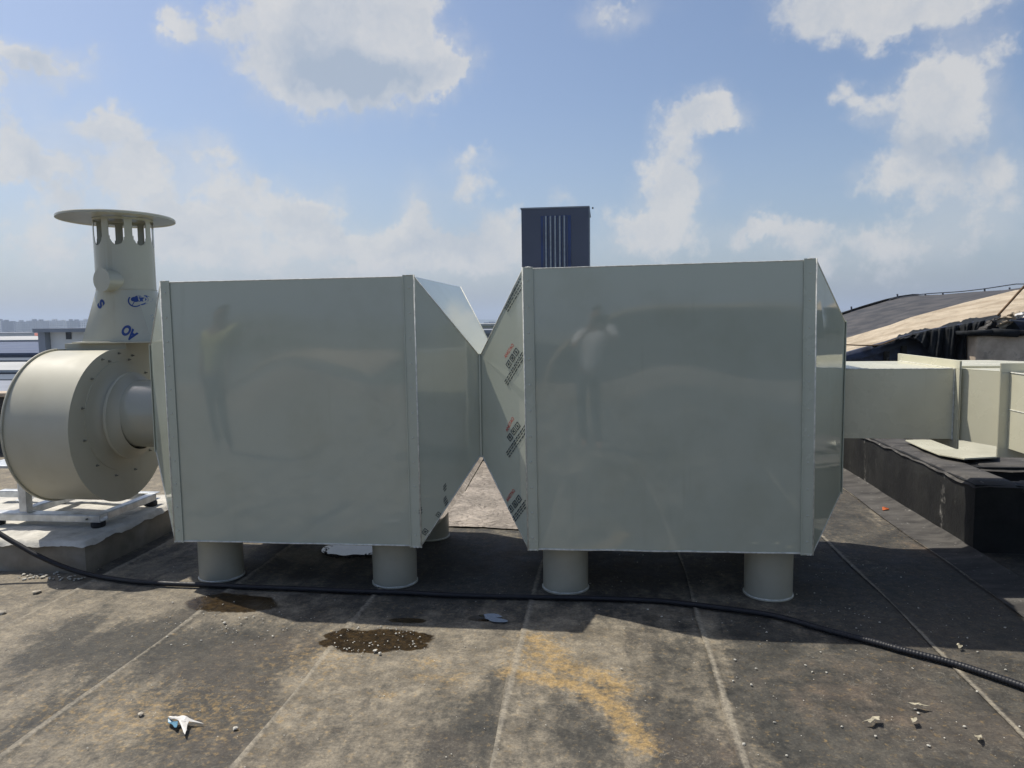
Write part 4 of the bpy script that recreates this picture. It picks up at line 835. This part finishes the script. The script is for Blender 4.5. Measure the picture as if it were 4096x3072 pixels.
# concrete upstand with tarred top and torn membrane
bl=thing('concrete_upstand','stained concrete wall at the right edge beside the black cloth','wall',(4.5,8.2,.46))
a=PY(3905,1343,8.62); b_=PY(4096,1343,8.62)
local(B().box((a.x,8.62,.46),(a.x+3.5,8.88,a.z)).build('wall','stained_concrete',bevel=.02),bl)
q=B()
for k in range(16): q.tube([(a.x-.1+k*.24,8.58,a.z+.03+.012*math.sin(k*2.1)),(a.x+.16+k*.24,8.58,a.z+.03+.012*math.sin(k*2.1+2.1))],.030+.012*math.sin(k*1.7),7)
q.box((a.x-.12,8.57,a.z+.004),(a.x+3.5,8.90,a.z+.05)); local(q.build('tarred_capping','cloth_black',None,True),bl)
def rag(name,px,Yv,label,mat,n=14):
    pts=[PY(x,y,Yv+random.uniform(-.06,.06)) for x,y in px]; c=sum(pts,Vector())/len(pts)+Vector((0,-.06,.0)); k=len(pts)
    bm=bmesh.new(); vs=[bm.verts.new(p) for p in pts]; cc=bm.verts.new(c)
    for i in range(k): bm.faces.new((vs[i],vs[(i+1)%k],cc))
    bmesh.ops.subdivide_edges(bm,edges=bm.edges[:],cuts=3,use_grid_fill=True)
    for v_ in bm.verts: v_.co+=Vector((random.uniform(-.006,.006),random.uniform(-.035,.035),random.uniform(-.006,.006)))
    me=bpy.data.meshes.new(name); bm.to_mesh(me); bm.free(); me.materials.append(MATS[mat]); o=bpy.data.objects.new(name,me); link(o); o.modifiers.new('thick','SOLIDIFY').thickness=.006; tag(o,label,'membrane scrap'); return o
rag('torn_membrane',[(3988,1273),(4020,1262),(4050,1252),(4096,1240),(4130,1236),(4130,1262),(4096,1268),(4060,1272),(4040,1285),(4022,1312),(3995,1314),(3986,1300)],8.75,'tan torn membrane flap hanging over the tarred capping at the right edge','roof_tan')
rag('torn_membrane',[(4055,1262),(4090,1250),(4130,1248),(4130,1272),(4090,1268),(4062,1276)],8.66,'ragged white edged strip of membrane on top of the tan flap','plastic_white')
rag('torn_membrane',[(3908,1322),(3935,1298),(3962,1278),(3985,1270),(3980,1286),(3950,1304),(3925,1326)],8.70,'crumpled grey strip of membrane beside the black cloth','bitumen_dusty')
tag(B().tube([PY(4040,1281,8.6),PY(4140,1290,8.6)],.012,6).build('steel_bar','wire'),'thin dark bar lying over the torn membrane at the right edge','bar')
q=B(); 
for px in ([(4018,1316),(4045,1284),(4060,1290),(4080,1316)],): q.slab([PY(x,y,8.84) for x,y in px],.05,Vector((0,-1,0)))
q.slab([PY(x,y,8.84) for x,y in [(3935,1316),(3985,1278),(3990,1316)]],.05,Vector((0,-1,0)))
local(q.build('tar_lump','cloth_black'),bl)

# ------------------------------------------------------------------ dark tower behind
tw=thing('tower','dark blue grey square tower with five pale vertical strips, behind the right box','tower',(-2.8,47,-14))
a=PY(2085,837,45); b_=PY(2355,828,45); 
def wp(bb,name,mat,bev=0): return local(bb.build(name,mat,None,False,bev),tw)
wp(B().box((a.x,45,-14),(b_.x,49.5,8.19)),'wall','tower_cladding'); wp(B().box((a.x-.05,44.95,8.191),(b_.x+.05,49.55,8.27)),'roof','tower_strip' if False else 'concrete_dark')
wp(B().box((b_.x+.001,45.02,-14),(b_.x+.07,45.10,8.2)),'corner_strip','tower_strip')  # bright light fringe along the tower edge, painted in as a pale strip
x0=PY(2168,860,45).x; x1=PY(2278,860,45).x
wp(B().box((x0-.08,44.95,0),(x1+.08,45.01,7.75)),'glass_band','tower_blue')
for k in range(5):
    x=PY(2184+k*18.4,860,45).x; wp(B().box((x-.045,44.80,0),(x+.045,44.949,7.72)),'vertical_strip','tower_strip')
for k in range(6):
    x=PY(2175+k*18.6,860,45).x; wp(B().box((x-.03,44.93,0),(x+.03,44.949,7.70)),'mullion','tower_cladding')
p=PY(2371,832,45); tag(B().lathe([(-.06,.0),(-.04,.05),(.04,.05),(.06,0)],p,'z',10).build('bird','rubber'),'tiny dark bird in the sky beside the top of the tower','bird')

# ------------------------------------------------------------------ neighbours and city
def house(label,px0,px1,ytop,d,mat,rmat=None,h=14,depth=20,cat='building',name='industrial_shed',rise=0):
    p0=PY(px0,ytop,d); p1=PY(px1,ytop,d); z=p0.z; t=thing(name,label,cat,((p0.x+p1.x)/2,d,-14))
    local(B().box((p0.x,d,-14),(p1.x,d+depth,z-rise-.02)).build('wall',mat),t)
    if rise: 
        r=B(); y0,y1,ym=d-.4,d+depth+.4,d+depth/2; r.add([(p0.x-.4,y0,z-rise),(p1.x+.4,y0,z-rise),(p1.x+.4,ym,z),(p0.x-.4,ym,z),(p1.x+.4,y1,z-rise),(p0.x-.4,y1,z-rise)],[(0,1,2,3),(3,2,4,5),(0,3,5),(1,4,2),(0,5,4,1)]); local(r.build('roof',rmat or mat),t)
    else: local(B().box((p0.x-.3,d-.3,z-.02),(p1.x+.3,d+depth+.3,z+.25)).build('roof',rmat or mat),t)
    return t
nb=thing('flat_roofed_block','pale grey flat roofed block with overhanging roof slab behind the fan','building',(-30,40,-14))
p0=PY(178,1400,40); p1=PY(420,1400,40)
def npx(x,y,Y=40): return PY(x,y,Y)
zr=npx(260,1313).z; ze=npx(260,1328).z; zb_=npx(260,1500).z
local(B().box((npx(205,1400).x,40,-14),(p1.x,48,ze)).build('wall','concrete_far'),nb)
local(B().box((npx(176,1400).x,39.2,ze+.002),(p1.x+1,49,zr)).build('roof_slab','concrete_dark'),nb)
local(B().box((npx(176,1400).x,39.6,-14),(npx(203,1400).x,47.9,ze)).build('corner_pier','concrete_dark'),nb)
for (ya_,yb_) in ((1328,1357),(1383,1393),(1402,1412)):
    w_=local(B().box((npx(270,1400).x,39.93,npx(280,yb_).z),(npx(290,1400).x,39.995,npx(280,ya_).z-.01)).build('window','window_dark'),nb)
def flatshed(label,px0,px1,z,y0,y1,wall,roof_):
    d0=(1.55-z)*2953/(y1-1311)*.91; d1=(1.55-z)*2953/(y0-1311)*.91
    p0=PY(px0,1400,d0); p1=PY(px1,1400,d0); t=thing('industrial_shed',label,'building',((p0.x+p1.x)/2,d0,-14))
    local(B().box((p0.x*1.0,d0+.3,-14),(p1.x-.3,d1,z-.26)).build('wall',wall),t)
    k=d1/d0; r_=B().add([(p0.x,d0,z-.25),(p1.x,d0,z-.25),(p1.x*k,d1,z-.25),(p0.x*k,d1,z-.25),(p0.x,d0,z),(p1.x,d0,z),(p1.x*k,d1,z),(p0.x*k,d1,z)],[(0,3,2,1),(4,5,6,7),(0,1,5,4),(1,2,6,5),(2,3,7,6),(3,0,4,7)]); local(r_.build('roof',roof_),t)
    return t
flatshed('pale ridge roof in line behind the broad blue roof at far left',-500,182,-1.6,1351,1366,'roof_blue','roof_pale')
flatshed('broad blue roofed shed at far left behind the fan drum',-600,182,-2.0,1368,1418,'roof_blue','roof_blue')
flatshed('darker blue roof just below the broad blue one at far left',-600,176,-2.6,1419,1447,'roof_blue','shed_dark')
flatshed('long pale roofed shed just left of the fan drum',-500,150,-2.8,1452,1486,'roof_blue','roof_pale')
flatshed('dark teal roofed shed below the pale one at far left',-500,90,-3.2,1489,1524,'shed_dark','shed_dark')
flatshed('grey roof nearest the parapet at far left',-500,60,-2.2,1528,1600,'concrete_dark','concrete_dark')
flatshed('small red roofed shed far left below the apartment blocks',142,180,-1.5,1339,1350,'red_far','red_far')
house('pale roofed shed seen in the gap between the boxes',1860,2100,1304,95,'roof_pale','roof_pale',depth=12,rise=.0)
house('dark shed in front of the pale one in the gap between the boxes',1850,2110,1334,55,'concrete_dark','concrete_dark',depth=6)
# apartment blocks on the skyline
tops=[(0,1284),(30,1291),(52,1286),(76,1285),(90,1288),(118,1283),(145,1284),(160,1286),(178,1285),(195,1283),(225,1284),(245,1285),(262,1283),(300,1282),(330,1281)]
k=0; x=-60
ORD=['first','second','third','fourth','fifth','sixth','seventh','eighth','ninth','tenth','eleventh','twelfth','thirteenth','fourteenth','fifteenth','sixteenth','seventeenth','eighteenth','nineteenth','twentieth']
words=['with a flat roof','with a stepped top','with a narrow slab shape','with a broad shape','with a lift house on top']
while x<360:
    wpx=random.choice((16,20,24,30,34)); d=random.uniform(1080,1350); top=interp(tops,x) if 0<=x<=330 else 1284+random.uniform(-3,3); top+=random.uniform(-2,2)
    p0=PY(x,top,d); p1=PY(x+wpx,top,d); t=thing('apartment_block','%s %s apartment block, %s from the left on the hazy skyline'%(('tall' if d<1180 else 'low'),('narrow' if wpx<24 else 'broad'),ORD[k]),'building',(p0.x,d,-14),'apartment blocks on the skyline')
    m=random.choice(('apartment_wall','apartment_wall_grey','apartment_wall_pale'))
    local(B().box((p0.x,d,-14),(p1.x,d+16,p0.z)).build('wall',m),t); local(B().box((lerp(p0.x,p1.x,.3),d+3,p0.z+.01),(lerp(p0.x,p1.x,.6),d+10,p0.z+2.6)).build('lift_house',m),t)
    x+=wpx+random.choice((1,2,3,6)); k+=1
rest=thing('apartment_block','distant apartment block in the gap between the boxes','building',(-150,1500,-14),'apartment blocks on the skyline')
for x in (1935,1955,1975): p0=PY(x,1288+random.uniform(-2,2),1500); local(B().box((p0.x,1500,-14),(p0.x+9,1515,p0.z)).build('wall','apartment_wall_grey'),rest)
for (x0,x1,d,zt,lab) in ((-260,-160,330,-9,'low pale shed far away just below the left end of the skyline'),(-420,-280,500,-7,'long low shed directly under the apartment skyline'),(-40,60,260,-9,'low shed roof far below, in the gap between the boxes'),(-620,-450,620,-5,'very distant long shed at the foot of the left apartment blocks')):
    t=thing('far_shed',lab,'building',((x0+x1)/2,d,-14),'distant industrial sheds'); m=random.choice(('roof_blue','roof_pale','wall_far'))
    local(B().box((x0,d,-14),(x1,d+40,zt)).build('wall','wall_far'),t); local(B().box((x0-1,d-1,zt+.01),(x1+1,d+41,zt+.6)).build('roof',m),t)

# ------------------------------------------------------------------ behind the viewer (seen as reflections in the gloss)
rp=thing('rear_parapet','low pale parapet wall behind the viewer, mirrored in the glossy boxes','wall',(0,-6,0))
local(B().box((-14,-6.2,-.01),(9,-6.0,.33)).build('wall','stained_concrete'),rp)
v=[];f=[];n=24
for i in range(n+1):
    t=math.pi*i/n; x=3.2-5.2*math.cos(t); z=-.6+2.5*math.sin(t)
    v+=[(x,-13,z),(x,-45,z)]
for i in range(n): f.append((2*i,2*i+1,2*i+3,2*i+2))
f.append(tuple(2*i for i in range(n+1)))
local(mesh('coping',[],[],'stained_concrete'),rp) if False else None
rv=thing('rear_vault','vaulted roof house behind the viewer, mirrored in the right box','building',(3.2,-13,-14)); local(mesh('roof',v,f,'roof_dark'),rv); local(B().tube([(3.2-5.25*math.cos(math.pi*i/24),-12.9,-.6+2.56*math.sin(math.pi*i/24)) for i in range(25)],.13,6).build('roof_edge','roof_tan',smooth=True),rv); local(B().box((-2,-45,-14),(8.4,-13.01,-.6)).build('wall','roof_dark'),rv)
local(B().box((-6,-13.6,-6),(11,-13.02,.95)).build('front_wall','fascia_blue'),rv)
lt=thing('rear_tan_roof','sunlit tan vaulted roof behind the viewer, mirrored in the left box','building',(-7,-11,-14)); vv_=[]
for i in range(25):
    t_=math.pi*i/24; vv_+=[(-7.4-1.6*math.cos(t_),-9.5,.05+.30*math.sin(t_)-.16*math.cos(t_)),(-7.4-1.6*math.cos(t_),-12.5,.35+.34*math.sin(t_)-.18*math.cos(t_))]
local(mesh('roof',vv_,[(2*i,2*i+1,2*i+3,2*i+2) for i in range(24)],'roof_tan',None,True),lt); local(B().box((-8.9,-12.4,-14),(-5.9,-9.6,-.16)).build('wall','fascia_blue'),lt)

# people who stand behind the lens, faintly mirrored in the panels
def skinned(name,verts,edges,radii,mat,parent,root=0,sub=2):
    me=bpy.data.meshes.new(name); me.from_pydata(verts,edges,[]); o=bpy.data.objects.new(name,me); link(o,parent)
    o.modifiers.new('skin','SKIN'); 
    for i,r in enumerate(radii):
        s_=me.skin_vertices[0].data[i]; s_.radius=(r,r) if not isinstance(r,tuple) else r; s_.use_root=(i==root)
    if False: pass
    ss=o.modifiers.new('sub','SUBSURF'); ss.levels=sub; ss.render_levels=sub; me.materials.append(MATS[mat]); return o
def person(loc,rz,label,top,arms):
    t=thing('person',label,'person',loc); t.rotation_euler=(0,0,rz)
    (el,wl),(er,wr)=arms
    V=[(0,0,.93),(0,0,1.08),(0,.01,1.25),(0,.0,1.40),(0,.01,1.48),(0,.03,1.56),(0,.03,1.66),(-.16,.0,1.40),el,wl,(.16,0,1.40),er,wr,(-.10,0,.88),(-.11,.02,.48),(-.11,0,.09),(-.12,.13,.04),(.10,0,.88),(.11,.02,.48),(.11,0,.09),(.12,.13,.04)]
    E_=[(0,1),(1,2),(2,3),(3,4),(4,5),(5,6),(3,7),(7,8),(8,9),(3,10),(10,11),(11,12),(0,13),(13,14),(14,15),(15,16),(0,17),(17,18),(18,19),(19,20)]
    Rd=[(.13,.10),(.12,.095),(.14,.10),(.12,.085),.052,(.078,.092),(.068,.085),.062,.042,.028,.062,.042,.028,.088,.058,.040,.035,.088,.058,.040,.035]
    skinned('body',V,E_,Rd,'skin',t)
    def g(r,k): return tuple(a*k for a in r) if isinstance(r,tuple) else r*k
    idx=[0,1,2,3,7,10]; vv=[V[i] for i in idx]+[tuple(Vector(V[7]).lerp(Vector(V[8]),.75)),tuple(Vector(V[10]).lerp(Vector(V[11]),.75))]
    skinned('shirt',vv,[(0,1),(1,2),(2,3),(3,4),(3,5),(4,6),(5,7)],[g(Rd[0],1.14),g(Rd[1],1.2),g(Rd[2],1.15),g(Rd[3],1.15),.078,.078,.065,.065],top,t)
    skinned('trousers',[V[0],V[13],V[14],V[15],V[17],V[18],V[19]],[(0,1),(1,2),(2,3),(0,4),(4,5),(5,6)],[g(Rd[0],1.08),.104,.075,.062,.104,.075,.062],'trousers_dark',t)
    skinned('hair',[(0,-.01,1.64),(0,-.01,1.72)],[(0,1)],[(.085,.10),(.06,.075)],'hair_black',t,0,2)
    for s,(w,e_) in ((-1,(wl,el)),(1,(wr,er))):
        d=(Vector(w)-Vector(e_)).normalized(); w=Vector(w)
        vs=[tuple(w),tuple(w+d*.07)]; es=[(0,1)]; rs=[.028,.036]
        for q in range(4): vs+=[tuple(w+d*.10+Vector(((q-1.5)*.018,0,0))),tuple(w+d*(.15-.008*abs(q-1.3))+Vector(((q-1.5)*.020,0,-.012)))]; es+=[(1,2+2*q),(2+2*q,3+2*q)]; rs+=[.010,.008]
        vs+=[tuple(w+d*.06+Vector((-s*.04,0,.01)))]; es+=[(0,len(vs)-1)]; rs+=[.010]
        skinned('hand',vs,es,rs,'skin',t,0,1)
    nose=B().add([(0,.135,1.60),(-.012,.115,1.585),(.012,.115,1.585),(0,.118,1.64)],[(0,1,2),(0,3,1),(0,2,3)]).build('nose','skin',t)
    for sx in (-1,1): B().lathe([(-.004,.002),(0,.010),(.004,.002)],(sx*.03,.112,1.645),'y',10).build('eye','hair_black',t); 
    B().box((-.022,.108,1.563),(.022,.116,1.569)).build('mouth','print_red',t)
    for sx in (-1,1): B().lathe([(-.008,.004),(0,.026),(.008,.004)],(sx*.082,.03,1.63),'x',12).build('ear','skin',t)
    return t
person((-.06,-.52,0),0,'person in a white t-shirt holding a phone out, mirrored in the right box','shirt_white',(((-.24,.16,1.24),(-.10,.34,1.40)),((.24,.16,1.24),(.12,.34,1.40))))
tag(B().box((-.09,-.042,1.50),(.07,-.034,1.585)).build('phone','phone_black',bevel=.004),'black phone held up behind the lens','phone')
person((-4.62,-.7,0),.1,'person in a khaki shirt with arms down, mirrored in the left box','shirt_khaki',(((-.22,-.02,1.12),(-.24,.04,.88)),((.22,-.02,1.12),(.24,.04,.88))))

# ------------------------------------------------------------------ haze
HZ=B().box((-5990,-2990,-15),(5990,7990,90)).build('haze',None)
hm=bpy.data.materials.new('haze_air'); hm.use_nodes=True; ht=hm.node_tree; ht.nodes.clear(); pv=ht.nodes.new('ShaderNodeVolumePrincipled'); pv.inputs['Density'].default_value=.00036; pv.inputs['Color'].default_value=(.70,.82,1,1); pv.inputs['Anisotropy'].default_value=.2
ho=ht.nodes.new('ShaderNodeOutputMaterial'); ht.links.new(pv.outputs[0],ho.inputs['Volume']); HZ.data.materials.append(hm); HZ['kind']='stuff'; HZ['label']='thin pale haze over the whole place'
